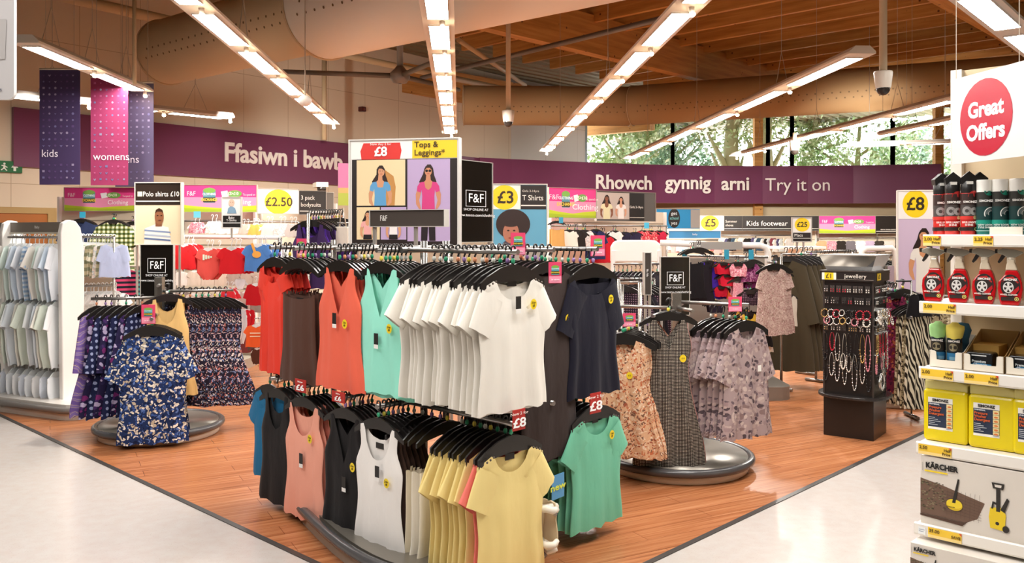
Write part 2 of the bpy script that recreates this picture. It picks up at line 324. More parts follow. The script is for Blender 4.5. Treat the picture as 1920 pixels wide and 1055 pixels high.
for nm, bx in (('wall_right', (17, 17.15, -9, 27)), ('wall_rear', (-15, 18, -9.15, -9)), ('wall_far_left', (-15.15, -15, -9, 8))):
    w = MB(); w.box(*bx, 0, 6.0); struct(nm, w, m_plain)
w = MB(); w.box(-15, -13.6, 6.4, 6.55, 0, 6); struct('wall_return', w, m_plain)
# steel roof deck with ribs along D2
dk = MB(); vs = []; fs = []
for k in range(118):
    for dx, z in ((0, 6.0), (.14, 6.0), (.17, 6.06), (.31, 6.06)):
        p = Vector((1, 9, 0)) + D1 * (-20 + k * .34 + dx); a_ = p - D2 * 27; c_ = p + D2 * 27
        vs += [(a_.x, a_.y, z), (c_.x, c_.y, z)]
for i in range(0, len(vs) - 2, 2): fs.append((i, i + 1, i + 3, i + 2))
dk.add(vs, fs); struct('ceiling', dk, m_deck)
for k in range(24):
    c_ = D2 * (3.2 + k * .98); bm_ = MB(); bm_.box(-19, 14, -.045, .045, 5.62, 6.0); o = struct('ceiling_beam', bm_, m_glulam, c_, math.atan2(D1.y, D1.x))
for p_, wz in ((10.4, .11), (4.3, .11), (16.6, .11)):
    bm_ = MB(); bm_.box(-20, 24, -wz, wz, 5.02, 5.75); struct('ceiling_beam', bm_, m_glulam, D1 * p_, math.atan2(D2.y, D2.x))
# pale pipes under the deck
for nm, a_, b_, r_ in (('ceiling_pipe', UP(60, -20, 5.3), UP(330, 42, 5.3), .09), ('ceiling_pipe', UP(640, 102, 5.3), UP(960, 170, 5.3), .07), ('ceiling_pipe', UP(860, 75, 5.3), UP(985, 160, 5.3), .05)):
    q = MB(); q.tube([a_, b_], r_, 10); struct(nm, q, M('#cbb48d', .5))
# windows: frames, panes, posts
wx = [2.3, 5.02, 8.0, 8.75, 11.9, 14.9, 17]
for i in range(len(wx) - 1):
    f = MB(); x0, x1 = wx[i], wx[i + 1]
    for xx in (x0, x1): f.box(xx - .05, xx + .05, 26.98, 27.1, 3.35, 5.6)
    f.box(x0, x1, 26.98, 27.1, 3.35, 3.43); f.box(x0, x1, 26.98, 27.1, 5.52, 5.6)
    fr = struct('window_%d' % (i + 1), f, M('#8d9a9c', .4, .3)); g = MB(); g.box(x0 + .05, x1 - .05, 27.03, 27.045, 3.43, 5.52)
    if 'glass' not in MATS:
        m, n, l, b = newmat('window_glass'); tr = n.new('ShaderNodeBsdfTransparent'); gl = n.new('ShaderNodeBsdfGlossy'); gl.inputs['Roughness'].default_value = .02; mi = n.new('ShaderNodeMixShader'); mi.inputs[0].default_value = .06
        l.new(tr.outputs[0], mi.inputs[1]); l.new(gl.outputs[0], mi.inputs[2]); l.new(mi.outputs[0], n['Material Output'].inputs[0]); MATS['glass'] = m
    p_ = g.build('pane', MATS['glass'], fr)
pp = MB(); pp.box(-.13, .13, -.1, .1, 0, 5.7); struct('column_timber', pp, m_glulam, (7.62, 26.8, 0))
pp = MB(); pp.box(-.13, .13, -.1, .1, 0, 5.7); struct('column_timber', pp, m_glulam, (13.2, 26.8, 0))
a_ = UP(1092, 246, 4.9); b_ = UP(1222, 228, 5.0); q = MB(); dd = b_ - a_; q.box(0, dd.length, -.12, .12, -.16, .16); struct('lintel_timber', q, m_glulam, a_, math.atan2(dd.y, dd.x))
# door on the left wall
dr = MB(); s0, s1 = -.75, .55; dr.box(s0, s1, -.03, 0, 0, 1.92); do = struct('door_1', dr, M('#b06a2c', .45), WA, WRZ)
df = MB(); df.box(s1, s1 + .14, -.06, 0, 0, 2.02); df.box(s0 - .14, s0, -.06, 0, 0, 2.02); df.box(s0, s1, -.06, 0, 1.92, 2.02); df.build('door_frame', M('#b89a63', .5), do)
# purple wall signs
def purple(name, label, pts, z0, z1, th):
    mb = MB(); n_ = len(pts); vs = []
    for i, p in enumerate(pts):
        t_ = (pts[min(i + 1, n_ - 1)] - pts[max(i - 1, 0)]).normalized(); o_ = Vector((-t_.y, t_.x, 0)) * th
        for q, z in ((p, z0), (p, z1), (p + o_, z1), (p + o_, z0)): vs.append((q.x, q.y, z))
    fs = [(0, 1, 2, 3), tuple(4 * (n_ - 1) + k for k in (3, 2, 1, 0))]
    for i in range(n_ - 1):
        for k in range(4): fs.append((4 * i + k, 4 * (i + 1) + k, 4 * (i + 1) + (k + 1) % 4, 4 * i + (k + 1) % 4))
    t_ = T(name, label, 'sign', (0, 0, 0)); mb.add(vs, fs); mb.build('panel', M('#743a5a', .33), t_); return t_
n0 = Vector((WU.y, -WU.x, 0))
sg = purple('fascia_sign', 'long purple wall sign with white lettering above the left wall bays', [WA + n0 * .1, WA + WU * 6.5 + n0 * .1, WA + WU * 13.2 + n0 * .1], 2.67, 3.62, .08)
m_let = M('#f4ece6', .5)
def wtext(s, px, py, size, ang, Z, par, bold=.02, al='CENTER', sx=1, c=None):
    p = W(px, py, Z); o = txt(s, size, c or m_let, par, p.x, p.z, p.y, al, bold, sx, ex=.01); o.rotation_euler = (PI / 2, 0, ang); return o
s_ = LWs(413); p_ = WA + WU * s_ + n0 * .115; o = wtext('Ffasiwn i bawb', 413, 286, .52, WRZ, p_.y, sg, .025, 'LEFT'); o.location.x = p_.x; FF_LEFT = o
CUR = [(900, 23.1), (925, 23.3), (960, 23.6), (1030, 24.1), (1100, 24.6), (1165, 25.1), (1230, 25.5), (1285, 25.75), (1340, 25.9), (1430, 26.0), (1515, 25.95), (1600, 25.8), (1685, 25.5), (1765, 25.2)]
pts = [Vector(((px - CXP) * Z / FPX, Z, 0)) for px, Z in CUR]
sg = purple('fascia_sign', 'curved purple wall sign with white lettering below the windows', pts, 2.49, 3.62, .15)
def cz(px):
    for (a, za), (b, zb) in zip(CUR, CUR[1:]):
        if a <= px <= b: return za + (zb - za) * (px - a) / (b - a), math.atan2(b * 0 + zb - za, (b - CXP) * zb / FPX - (a - CXP) * za / FPX)
for s, px, py, bo, sz in (('Rhowch', 1170, 343, .022, .56), ('gynnig', 1290, 343, .022, .56), ('arni', 1379, 345, .022, .56), ('Try it on', 1496, 347, 0, .54)):
    Z, a = cz(px); o = wtext(s, px, py, sz, a, Z - .14, sg, bo)
# big fabric air ducts
m_duct = M('#d9c3a0', .7); m_ductn = M('#f3ece2', .7); m_ductb = M('#b3946a', .7)
def duct(name, label, a, b, r, mat, holes, ringat=(), hz=0):
    a = Vector(a); b = Vector(b); d = b - a; L_ = d.length; rz = math.atan2(d.y, d.x); t_ = T(name, label, 'duct', a, rz, 'white fabric air ducts')
    q = MB(); n_ = 36; xs = [(-.02, 0), (-.02, r * .6), (0, r * .97), (.03, r)] + [(L_ * k / 8, r) for k in range(1, 8)] + [(L_ - .03, r), (L_, r * .97), (L_ + .02, r * .6), (L_ + .02, 0)]
    vs = [(x, rr * math.cos(2 * PI * k / n_), rr * math.sin(2 * PI * k / n_)) for x, rr in xs for k in range(n_)]
    q.add(vs, [[i * n_ + k, i * n_ + (k + 1) % n_, (i + 1) * n_ + (k + 1) % n_, (i + 1) * n_ + k] for i in range(len(xs) - 1) for k in range(n_)], 0, True); q.build('fabric_tube', mat, t_)
    h = MB(); nh = int(L_ / .16)
    for k in range(nh):
        for j, an in enumerate(holes):
            x = .25 + k * .16 + (.08 if j else 0)
            if x > L_ - .1: continue
            c = Vector((x, math.cos(an) * (r + .001), math.sin(an) * (r + .001))); u = Vector((1, 0, 0)); w_ = Vector((0, -math.sin(an), math.cos(an))); o_ = Vector((0, math.cos(an), math.sin(an)))
            pr_ = [c + o_ * .004 + (u * math.cos(q_) + w_ * math.sin(q_)) * .017 for q_ in [2 * PI * i / 8 for i in range(8)]]
            h.add(pr_, [list(range(8))])
    if nh: h.build('nozzle_row', M('#7a6448', .7), t_)
    for x in (0.01, L_ - .01):
        g = MB(); g.tube([(x, (r + .005) * math.cos(2 * PI * k / n_), (r + .005) * math.sin(2 * PI * k / n_)) for k in range(n_)], .014, 6, closed=True); g.build('end_ring', M('#c9b391', .5), t_)
    return t_
DP = Vector((-5.15, 12.88, 4.29)); DU = Vector((.77, -.638, 0))
duct('air_duct', 'slimmer beige fabric air duct ending above the hanging banners', DP, DP + DU * 3.72, .47, m_duct, (-2.75, -3.0))
duct('air_duct', 'wide pale fabric air duct crossing the top of the picture above the poster', DP + DU * 3.7 + Vector((0, 0, .02)), DP + DU * 12 + Vector((0, 0, .02)), .59, m_ductn, (-2.8, -3.03))
e0 = Vector((-1.11, 19.62, 4.5)); e1 = Vector((2.69, 19.8, 4.5)); e2 = Vector((10.75, 15.7, 4.5))
duct('air_duct', 'short beige fabric duct at the back, left of the windows', e0, e1, .445, m_ductb, (-2.7, -2.95))
duct('air_duct', 'long beige fabric duct along the top of the windows', e1 + Vector((.05, -.12, 0)), e2, .445, m_ductb, (-2.7, -2.95))
# ------------------------------------------------------------------ trees beyond the windows
rnd = random.Random(5)
def leafmat(nm, cols):
    m, n, l, b = newmat(nm); oi = n.new('ShaderNodeTexVoronoi'); oi.inputs['Scale'].default_value = 3; v = coords(n, l); l.new(v, oi.inputs['Vector']); sp = n.new('ShaderNodeSeparateColor'); l.new(oi.outputs['Color'], sp.inputs[0])
    l.new(ramp(n, l, sp.outputs[0], [(i / len(cols), c) for i, c in enumerate(cols)], True), b.inputs['Base Color']); b.inputs['Roughness'].default_value = .8; return m
m_leaf = leafmat('leaf_green', ['#93ad78', '#b4ca94', '#d3e0bc', '#a5bd92', '#e6eed6']); m_leafd = leafmat('leaf_dark', ['#7c9a82', '#98b49c', '#b6ccb6', '#d0dfd0']); m_bark = M('#a8a584', .9)
def tree(name, label, x, y, h, cr, nl, lm, tr_=.16, z0=1.5, group=None):
    t_ = T(name, label, 'tree', (x, y, 0), 0, group); q = MB(); q.tube([(0, 0, 0), (.1, 0, h * .35), (-.05, 0, h * .6), (.1, 0, h * .95)], [tr_ * 1.4, tr_, tr_ * .8, tr_ * .3], 9)
    for k in range(7):
        a = rnd.uniform(0, 6.28); zz = h * rnd.uniform(.35, .75); q.tube([(0, 0, zz), (math.cos(a) * cr * .5, math.sin(a) * .6, zz + h * .12), (math.cos(a) * cr * .9, math.sin(a), zz + h * .22)], [tr_ * .45, tr_ * .3, tr_ * .1], 6)
    q.build('trunk', m_bark, t_); f = MB()
    cl = [Vector((rnd.uniform(-cr, cr), rnd.uniform(-1, 1), rnd.uniform(z0, h))) for _ in range(34)]
    for k in range(nl):
        c = rnd.choice(cl) + Vector((rnd.gauss(0, .38), rnd.gauss(0, .38), rnd.gauss(0, .38))); s = rnd.uniform(.06, .15); u = Vector((rnd.uniform(-1, 1), rnd.uniform(-1, 1), rnd.uniform(-1, 1))).normalized() * s; w_ = u.orthogonal().normalized() * s * .6
        f.add([c - u, c + w_, c + u, c - w_], [(0, 1, 2, 3)])
    o = f.build('foliage', lm, t_); o['kind'] = 'stuff'; return t_
tree('garden_tree', 'bright bushy tree outside at the left end of the windows', 4.2, 33, 6.6, 1.9, 8500, m_leaf)
tree('garden_tree', 'dark evergreen outside, left of the bare tree trunks', 6.6, 36, 7.2, 1.7, 7500, m_leafd)
tree('garden_tree', 'tree with a thick leaning trunk outside the window', 8.4, 33, 8, 1.2, 900, m_leaf, .36, 4.6)
tree('garden_tree', 'tree with a straight pale trunk beside the timber post', 9.6, 32.5, 8, .9, 700, m_leaf, .27, 4.8)
tree('garden_tree', 'light green tree outside to the right of the timber post', 13.6, 34, 6.6, 2.3, 9500, m_leaf)
tree('garden_tree', 'dense grey green tree outside, second from the right', 16.6, 35, 6.2, 2.0, 8500, m_leafd)
tree('garden_tree', 'pale green tree outside behind the Great Offers sign', 19.0, 34, 6.6, 1.9, 7000, m_leaf)
# ------------------------------------------------------------------ things hanging from roof and wall
def dome(label, px, y0, y1, Z, top=5.9):
    w = (y1 - y0) * Z / FPX; t_ = T('dome_camera', label, 'security camera', W(px, y1, Z), 0, 'white dome cameras'); r = w * .38
    q = MB(); q.lathe([(r * .72, w * .3), (r * .8, w * .32), (r, w * .95), (r * .95, w), (.02, w * 1.0)], 20); q.build('housing', M('#ded5c8', .4), t_)
    q = MB(); q.ell((0, 0, w * .3), r * .74, r * .74, w * .3); q.build('dome', M('#2c2724', .08), t_)
    q = MB(); q.tube([(0, 0, w), (0, 0, top - t_.location.z)], .035, 10); q.build('pole', M('#cbb596', .5), t_)
dome('small white dome camera on a pole between the centre light rows', 953, 207, 238, 12.0); dome('large white dome camera on a pole below the timber joists', 1656, 134, 179, 8.0); dome('tiny dome camera at the window, over the purple sign', 1490, 264, 290, 15.5, 3.4)
t = T('hanging_ball', 'white ball hanging on a cord before the left light row', 'sensor', W(572, 189, 8.6)); q = MB(); q.ell((0, 0, 0), .068, .068, .056); q.build('ball', M('#eee4d8', .5), t); q = MB(); q.tube([(0, 0, .05), (0, 0, 3.0)], .006, 6); q.build('cord', m_wire, t)
def pole(label, px, y0, y1, Z, r=.022, c='#c7b08c', name='conduit_pole'):
    q = MB(); a, b = W(px, y0, Z), W(px, y1, Z); q.tube([(0, 0, 0), (0, 0, a.z - b.z)], r, 10); tag(q.build(name, M(c, .5), None, b), label, 'pipe')
pole('pale vertical pipe coming down to the light row over the banners', 252, -40, 158, 9.6)
pole('pale vertical pipe before the left wall, beside the far light row', 608, 112, 262, 17.5, .05)
t = T('fire_sounder', 'small dark red fire alarm box on the left wall', 'alarm', WA + WU * LWs(676) + n0 * .05 + Vector((0, 0, 4.45)), WRZ); q = MB(); q.prism(rrect(-.07, -.055, .07, .055, .02), -.06, .05); q.build('case', M('#4a1712', .4), t); q = MB(); q.ell((0, -.06, 0), .03, .02, .03); q.build('lens', M('#6b2018', .3), t)
t = T('ceiling_fan', 'grey ceiling fan with long thin blades under the wide duct', 'fan', W(750, 142, 11.2)); q = MB(); q.lathe([(.02, -.1), (.09, -.09), (.13, -.03), (.13, .03), (.07, .09), (.05, .12)], 18); q.build('motor_hub', M('#7d7a78', .4, .5), t)
q = MB(); q.tube([(0, 0, .1), (0, 0, 1.6)], .042, 12); q.build('down_rod', M('#8a8680', .5, .4), t)
for a in (183, 63, 303):
    q = MB(); c, s = math.cos(math.radians(a)), math.sin(math.radians(a)); q.tube([(c * .1, s * .1, 0), (c * 1.5, s * 1.5, .04)], [.035, .03], 8); q.build('blade', M('#6f6a62', .5, .3), t)
q = MB(); a_, b_ = UP(790, 146, 4.5), UP(1260, 30, 4.5); q.tube([(0, 0, 0), b_ - a_], .04, 10); tag(q.build('sprinkler_pipe', M('#7c7771', .45, .5), None, a_), 'thin grey pipe running across below the big timber beam', 'pipe')
def exit_sign():
    s = LWs(4); t = T('exit_sign', 'green and white exit sign with an up arrow at left edge', 'sign', WA + WU * s + n0 * .05 + Vector((0, 0, 2.66)), WRZ); q = MB(); q.box(-.27, .27, -.03, .04, -.09, .09); q.build('panel', M('#0f6b3a', .4), t)
    q = MB(); w_ = M('#f2f5ee', .5); q.flat([(.1, -.01), (.155, .055), (.21, -.01), (.175, -.01), (.175, -.065), (.135, -.065), (.135, -.01)], -.033); q.build('arrow', w_, t)
    q = MB(); q.flat(ellpts(.0, .045, .017, .017, 12), -.033); q.flat([(-.05, .02), (.0, .025), (.05, -.01), (.035, -.02), (.012, -.0), (.015, -.03), (.045, -.06), (.03, -.07), (-.005, -.035), (-.045, -.065), (-.055, -.05), (-.02, -.025), (-.015, .005), (-.04, .005)], -.033); q.build('running_figure', w_, t)
exit_sign()
def flag(name, label, box, Z, col, col2, word, tx_=None):
    x0, y0, x1, y1 = box; rg = random.Random(x0); ops = []; cs = [col2, '#9c8fb0', col2, '#77709f']
    y = y0 + 10
    while y < y1 - 8:
        for x in range(int(x0) + 8, int(x1) - 4, 11):
            if word and abs(y - tx_[1]) < 12: continue
            c = rg.choice(cs); r = rg.uniform(1.3, 2.4); k = rg.random()
            if k < .4: ops.append(('e', x, y, r, r, c))
            elif k < .7: ops.append(('r', x - r, y - r, x + r, y + r * .8, c))
            else: ops.append(('p', [(x - r, y - r * .6), (x, y - r * .1), (x + r, y - r * .6), (x + r, y), (x, y + r * 1.4), (x - r, y)], c))
        y += 12
    if word: ops.append(tx(word, tx_[0], tx_[1], 20, '#efe6f2', 'LEFT'))
    t_ = pboard(name, label, 'banner', box, Z, 0, .006, col, ops=ops, group='hanging department banners', rough=.7)
    q = MB(); w_ = (x1 - x0) * Z / FPX / 2; h = (y1 - y0) * Z / FPX; q.tube([(-w_, .003, h + .01), (w_, .003, h + .01)], .012, 8); q.build('hanging_rod', M('#d8cbb8', .4), t_)
    q = MB()
    for sx_ in (-.7, .7): q.tube([(w_ * sx_, .003, h + .01), (w_ * sx_, .003, 5.9 - t_.location.z)], .004, 4)
    q.build('hanging_wire', m_wire, t_)
flag('hanging_banner', 'dark purple hanging banner reading kids', (74, 131, 150, 346), 10.0, '#43325c', '#5d4678', 'kids', (78, 288))
flag('hanging_banner', 'bright pink hanging banner reading womens', (170, 146, 240, 347), 10.0, '#a23663', '#c25f8c', 'womens', (175, 294))
flag('hanging_banner', 'greyish purple hanging banner half behind the pink one', (216, 156, 288, 350), 10.5, '#584e6c', '#7d7594', 'mens', (219, 299))
# ------------------------------------------------------------------ cloth and hangers
def ip(tab, t):
    for (a, va), (b, vb) in zip(tab, tab[1:]):
        if t <= b:
            k = 0 if b == a else (t - a) / (b - a); k = k * k * (3 - 2 * k); return va + (vb - va) * k
    return tab[-1][1]
def cloth(L, wp, neck=(.42, .09, .03), drop=.42, d=.016, N=28, Rw=12, folds=(5, .007), seed=0, sl=None, shape='u', z0=-.078, hem=.0, strap=None, legs=False):
    """one garment as it hangs: origin where its hanger meets the rail, width along x, front towards -y"""
    rg = random.Random(seed); mb = MB(); w0 = wp[0][1]; nw, nf, nb = neck; ph = [rg.uniform(0, 6.3) for _ in range(8)]
    lean = rg.uniform(-.012, .012); fr = folds[0]; am = folds[1]
    def top(u, front):
        z = z0 - drop * abs(u) * w0
        if abs(u) < nw:
            e = z0 - drop * nw * w0; q = abs(u) / nw; dep = nf if front else nb
            s_ = math.sqrt(max(0, 1 - q * q)) if shape == 'u' else (1 - q) if shape == 'v' else (1 - q ** 6)
            z = e - dep * s_
        return z
    vs = []
    for i in range(Rw + 1):
        t = i / Rw; w_ = ip(wp, t)
        for k in range(N):
            a = 2 * PI * k / N; c, s = math.cos(a), math.sin(a); u = math.copysign(abs(c) ** .8, c)
            zt = top(u, s < 0); zh = -L + z0 + hem * math.sin(2.2 * u + ph[0]) + (.006 * math.sin(fr * 3 * u + ph[1]))
            z = zt + (zh - zt) * t
            g = .25 + .75 * t; off = am * g * (math.sin(fr * 1.6 * u + ph[2] + .9 * t) + .55 * math.sin(fr * 3.7 * u + ph[3] - 1.3 * t))
            off2 = am * g * (math.sin(fr * 1.9 * u + ph[4] + .7 * t) + .55 * math.sin(fr * 3.3 * u + ph[5]))
            dd = d * (.55 + .45 * min(1, t * 3))
            y = s * dd + (off if s < 0 else off2) * abs(s) ** .6
            x = w_ * u * (1 + .012 * math.sin(7 * t + ph[6])) + lean * t
            vs.append((x, y, z))
    mb.add(vs, [[i * N + k, (i + 1) * N + k, (i + 1) * N + (k + 1) % N, i * N + (k + 1) % N] for i in range(Rw) for k in range(N)], 0, True)
    if sl:
        for sd in (-1, 1):
            n2 = 14; R2_ = 6; vv = []; an = sl['ang'] + rg.uniform(-.12, .12); ln = sl['len']; dx, dz = math.cos(an), -math.sin(an); px_, pz_ = math.sin(an), math.cos(an)
            sx_, sz_ = w0 * .97 - sl['r0'] * px_, z0 - drop * w0 - sl['r0'] * pz_ + .004
            for i in range(R2_ + 1):
                t = i / R2_; r = sl['r0'] + (sl['r1'] - sl['r0']) * t
                cx_, cz_ = sx_ + dx * ln * t + px_ * 0, sz_ + dz * ln * t
                for k in range(n2):
                    a = 2 * PI * k / n2; e = math.cos(a) * r; y = math.sin(a) * (d * .85) + .004 * t * math.sin(9 * e / r + ph[sd] + 3 * t)
                    vv.append((sd * (cx_ + px_ * e), y, cz_ + pz_ * e))
            fs = [[i * n2 + k, (i + 1) * n2 + k, (i + 1) * n2 + (k + 1) % n2, i * n2 + (k + 1) % n2] for i in range(R2_) for k in range(n2)]
            mb.add(vv, fs, 0, True)
    if strap:
        sx1, sx0, ws, zt = strap
        for sd in (-1, 1):
            for yy in (-.008, .008):
                a = Vector((sd * sx1, yy, zt)); b_ = Vector((sd * sx0, yy, z0 - drop * sx0 * .3 - .008 + (.004 if yy > 0 else 0)))
                u = Vector((ws / 2, 0, 0)); mb.add([a - u, a + u, b_ + u, b_ - u], [(0, 1, 2, 3)], 0)
    return mb
_mesh_cache = {}
def garment_mesh(key, fn):
    if key not in _mesh_cache:
        o = fn().build('cloth', fab('#808080')); _mesh_cache[key] = o.data; bpy.data.objects.remove(o)
    return _mesh_cache[key]
TEE = dict(L=.62, wp=[(0, .205), (.3, .212), (.6, .2), (1, .215)], neck=(.5, .075, .022), sl=dict(len=.17, ang=1.02, r0=.085, r1=.072))
TEEN = dict(TEE, N=56, Rw=26, neck=(.52, .095, .03), folds=(4, .009))
BOAT = dict(TEE, N=56, Rw=26, L=.66, neck=(.72, .085, .03), wp=[(0, .2), (.3, .2), (.6, .19), (1, .215)], sl=dict(len=.24, ang=1.2, r0=.085, r1=.07), folds=(4, .01))
VEST = dict(L=.64, wp=[(0, .13), (.12, .125), (.34, .175), (.6, .165), (1, .2)], neck=(.66, .2, .11), drop=.25)
VESTV = dict(VEST, wp=[(0, .135), (.12, .13), (.34, .185), (.6, .18), (1, .215)], shape='v', neck=(.7, .24, .1), N=48, Rw=24, folds=(4, .008))
CAMI = dict(L=.5, wp=[(0, .155), (.3, .16), (.6, .165), (1, .195)], neck=(.9, .03, .02), drop=.12, z0=-.24, strap=(.12, .115, .014, -.27))
CAMIN = dict(CAMI, N=48, Rw=22, folds=(3, .008))
SCOOP = dict(VEST, neck=(.68, .17, .07), N=48, Rw=24, wp=[(0, .15), (.15, .14), (.34, .185), (.6, .17), (1, .2)])
DRESS = dict(L=.8, wp=[(0, .17), (.25, .17), (.38, .15), (1, .27)], neck=(.5, .1, .04), folds=(6, .016), d=.03, hem=.01)
BLOUSE = dict(L=.68, wp=[(0, .2), (.3, .215), (.7, .22), (1, .24)], neck=(.42, .08, .03), folds=(6, .011), d=.024, sl=dict(len=.3, ang=1.2, r0=.095, r1=.09))
MAXI = dict(L=1.0, wp=[(0, .12), (.18, .15), (.3, .13), (1, .24)], neck=(.72, .2, .12), shape='v', folds=(6, .016), d=.03)
COAT = dict(L=.98, wp=[(0, .21), (.3, .22), (1, .27)], neck=(.3, .1, .02), d=.035, folds=(4, .014), sl=dict(len=.52, ang=1.36, r0=.09, r1=.07))
SHIRT = dict(L=.7, wp=[(0, .22), (.3, .23), (1, .235)], neck=(.3, .09, .0), sl=dict(len=.24, ang=1.1, r0=.1, r1=.09), shape='v')
BABY = dict(L=.3, wp=[(0, .115), (.3, .125), (1, .135)], neck=(.45, .04, .015), sl=dict(len=.085, ang=1.0, r0=.055, r1=.05), z0=-.05, d=.012, N=20, Rw=8, folds=(4, .005))
ROMP = dict(BABY, L=.36, wp=[(0, .105), (.3, .115), (.75, .12), (1, .05)])
SUIT = dict(BABY, L=.46, wp=[(0, .1), (.35, .115), (.7, .1), (1, .07)], sl=dict(len=.17, ang=1.15, r0=.045, r1=.035))
SMALL = dict(BABY, L=.17, wp=[(0, .075), (.4, .08), (1, .04)], sl=None, neck=(.5, .02, .01))
SKIRT = dict(L=.6, wp=[(0, .13), (.2, .16), (1, .21)], neck=(.9, .01, .0), drop=0, z0=-.1, folds=(7, .018), d=.03)
BRA = dict(L=.2, wp=[(0, .1), (.3, .13), (1, .11)], neck=(.7, .08, .04), z0=-.06, d=.03, folds=(3, .012), N=22, Rw=8)
m_hang = M('#1d1a19', .3, 0, .5, 0, 'plastic'); m_clear = M('#dfe2e2', .15, 0, .5, 0, 'plastic'); m_chrome = M('#9d9995', .28, .85)
m_mark = [M(c, .4, 0, .5, 0, 'plastic') for c in ('#1f8d63', '#d6c548', '#d98f66', '#cfcfc6', '#8f6fa5', '#2f9a70')]
def hanger_proto(nm, m, w=.19, parts=True, wide=.022):
    rd = .013; t = bpy.data.objects.new(nm, None); COL.objects.link(t); t.location = (0, 0, -50)
    b = MB(); k = w / .19
    b.prism([(0, -.066), (.03, -.07), (.08 * k, -.082), (.15 * k, -.115), (w, -.142), (w, -.142 - wide), (.13 * k, -.126 - wide * .6), (.05, -.104 - wide), (0, -.1 - wide), (-.05, -.104 - wide), (-.13 * k, -.126 - wide * .6), (-w, -.142 - wide), (-w, -.142), (-.15 * k, -.115), (-.08 * k, -.082), (-.03, -.07)], -.005, .005)
    b.build('shoulder_bar', m, t)
    h = MB(); h.tube([(rd * math.cos(a), 0, rd * math.sin(a) + .002) for a in [PI * 1.15 - PI * 1.15 * i / 8 for i in range(9)]] + [(rd * .7, 0, -.02), (0, 0, -.035), (0, 0, -.07)], .0045, 6); h.build('hook', m, t)
    if parts:
        for mk in m_mark[:1]:
            q = MB(); q.ell((0, 0, -.052), .011, .008, .014, 0, 8, 5); q.build('size_marker', mk, t)
    return t
HANG = hanger_proto('clothes_hanger', m_hang); HANGN = hanger_proto('clothes_hanger', m_hang, .2, True, .04); BHANG = hanger_proto('baby_hanger', m_clear, .11, False)
USED = set()
def hang(proto, P, rz, label, group=None, mark=None, tilt=0):
    if proto.name not in USED: h = proto; USED.add(proto.name)
    else: h = cp(proto)
    h.location = P; h.rotation_euler = (0, 0, rz); tag(h, label, 'clothes hanger', group)
    if mark is not None:
        for c in h.children:
            if c.name.startswith('size_marker'): recolor(c, m_mark[mark % 6])
    return h
GN = [0]
def gar(kind, spec, P, rz, m, label, cat, group=None, sc=1.0, seed=0, parts=(), variants=3):
    """a garment; parts is a list of (name, fn(MB) , materials, label)"""
    key = (id(spec) if not isinstance(spec, tuple) else spec, seed % variants)
    me = garment_mesh(key, lambda: cloth(seed=seed % variants + 11, **spec)); GN[0] += 1
    if parts:
        t = T(kind, label, cat, P, rz, group); o = bpy.data.objects.new('body', me); COL.objects.link(o); o.parent = t; recolor(o, m)
        for nm, fn, mm in parts:
            q = MB(); fn(q); q.build(nm, mm, t)
            if fn in STK: x_, z_, r_, s_ = STK[fn]; txt(s_, r_ * .66, M('#6a5818', .6), t, x_, z_, -.0325)
        t.scale = (sc,) * 3; return t
    o = bpy.data.objects.new(kind, me); COL.objects.link(o); o.location = P; o.rotation_euler = (0, 0, rz); o.scale = (sc,) * 3; recolor(o, m)
    return tag(o, label, cat, group)
JR = random.Random(77)
def arm(kind, spec, P, dirv, n, sp, rz, mats, desc, where, cat='top', hp=HANG, parts=(), sc=1.0, first=None, hname='black hanger', start=0, jit=.05, order='from the front', group=None, drop=0, hangers=True, firstspec=None):
    P = Vector(P); dirv = Vector(dirv).normalized(); g = group or ((desc if isinstance(desc, str) else desc[-1]) + ' ' + where)
    for i in range(n):
        q = P + dirv * (sp * i + JR.uniform(-.2, .2) * sp * (1 if i else 0)); a = rz + (JR.uniform(-jit, jit) if i else 0)
        m = mats[i % len(mats)] if isinstance(mats, (list, tuple)) else mats
        dsc = desc if isinstance(desc, str) else desc[i % len(desc)]
        lab = (first if (first and i == 0) else '%s %s %s %s' % (ORD[i + start], dsc, order, where))
        pz = q - Vector((0, 0, drop + JR.uniform(0, .006)))
        gar(kind, (firstspec if (firstspec and i == 0) else spec), pz, a, m, lab, cat, g if n > 1 else None, sc * JR.uniform(.98, 1.02), i + GN[0], parts if i == 0 else ())
        if hangers: hang(hp, q, a, ' '.join(('%s of the %s %s %s' % (hname, ORD[i + start], dsc.replace(' short-sleeved', ''), where)).split()[:16]), 'hangers ' + where, JR.randrange(6))
# trims sewn or stuck on the garment
STK = {}
def sticker(x, z, r=.021, s='2 for\n£8'):
    fn = lambda q: q.flat(ellpts(x, z, r, r * 1.12, 20), -.031)
    STK[fn] = (x, z, r, s); return ('price_sticker', fn, M('#f2d420', .5))
def swing(x, z): return ('swing_tag', lambda q: (q.box(x - .016, x + .016, -.034, -.032, z - .055, z), q.box(x - .016, x + .016, -.034, -.032, z - .075, z - .055, 1)), [M('#1c1a19', .5), M('#eceae6', .5)])
def necklabel(z, w=.03): return ('neck_label', lambda q: q.box(-w, w, .006, .008, z - .018, z + .01), M('#24201e', .6))
def buttons(xs, z, c='#5b5148'): return ('shoulder_button', lambda q: [q.lathe([(0, .004), (.0045, .003), (.005, 0)], 10, 0, (x, 0, 0)) or None for x in ()] + [q.ell((x, -.02 - .0, z - .35 * abs(x)), .0055, .004, .0055, 0, 8, 5) for x in xs], M(c, .35, .3))
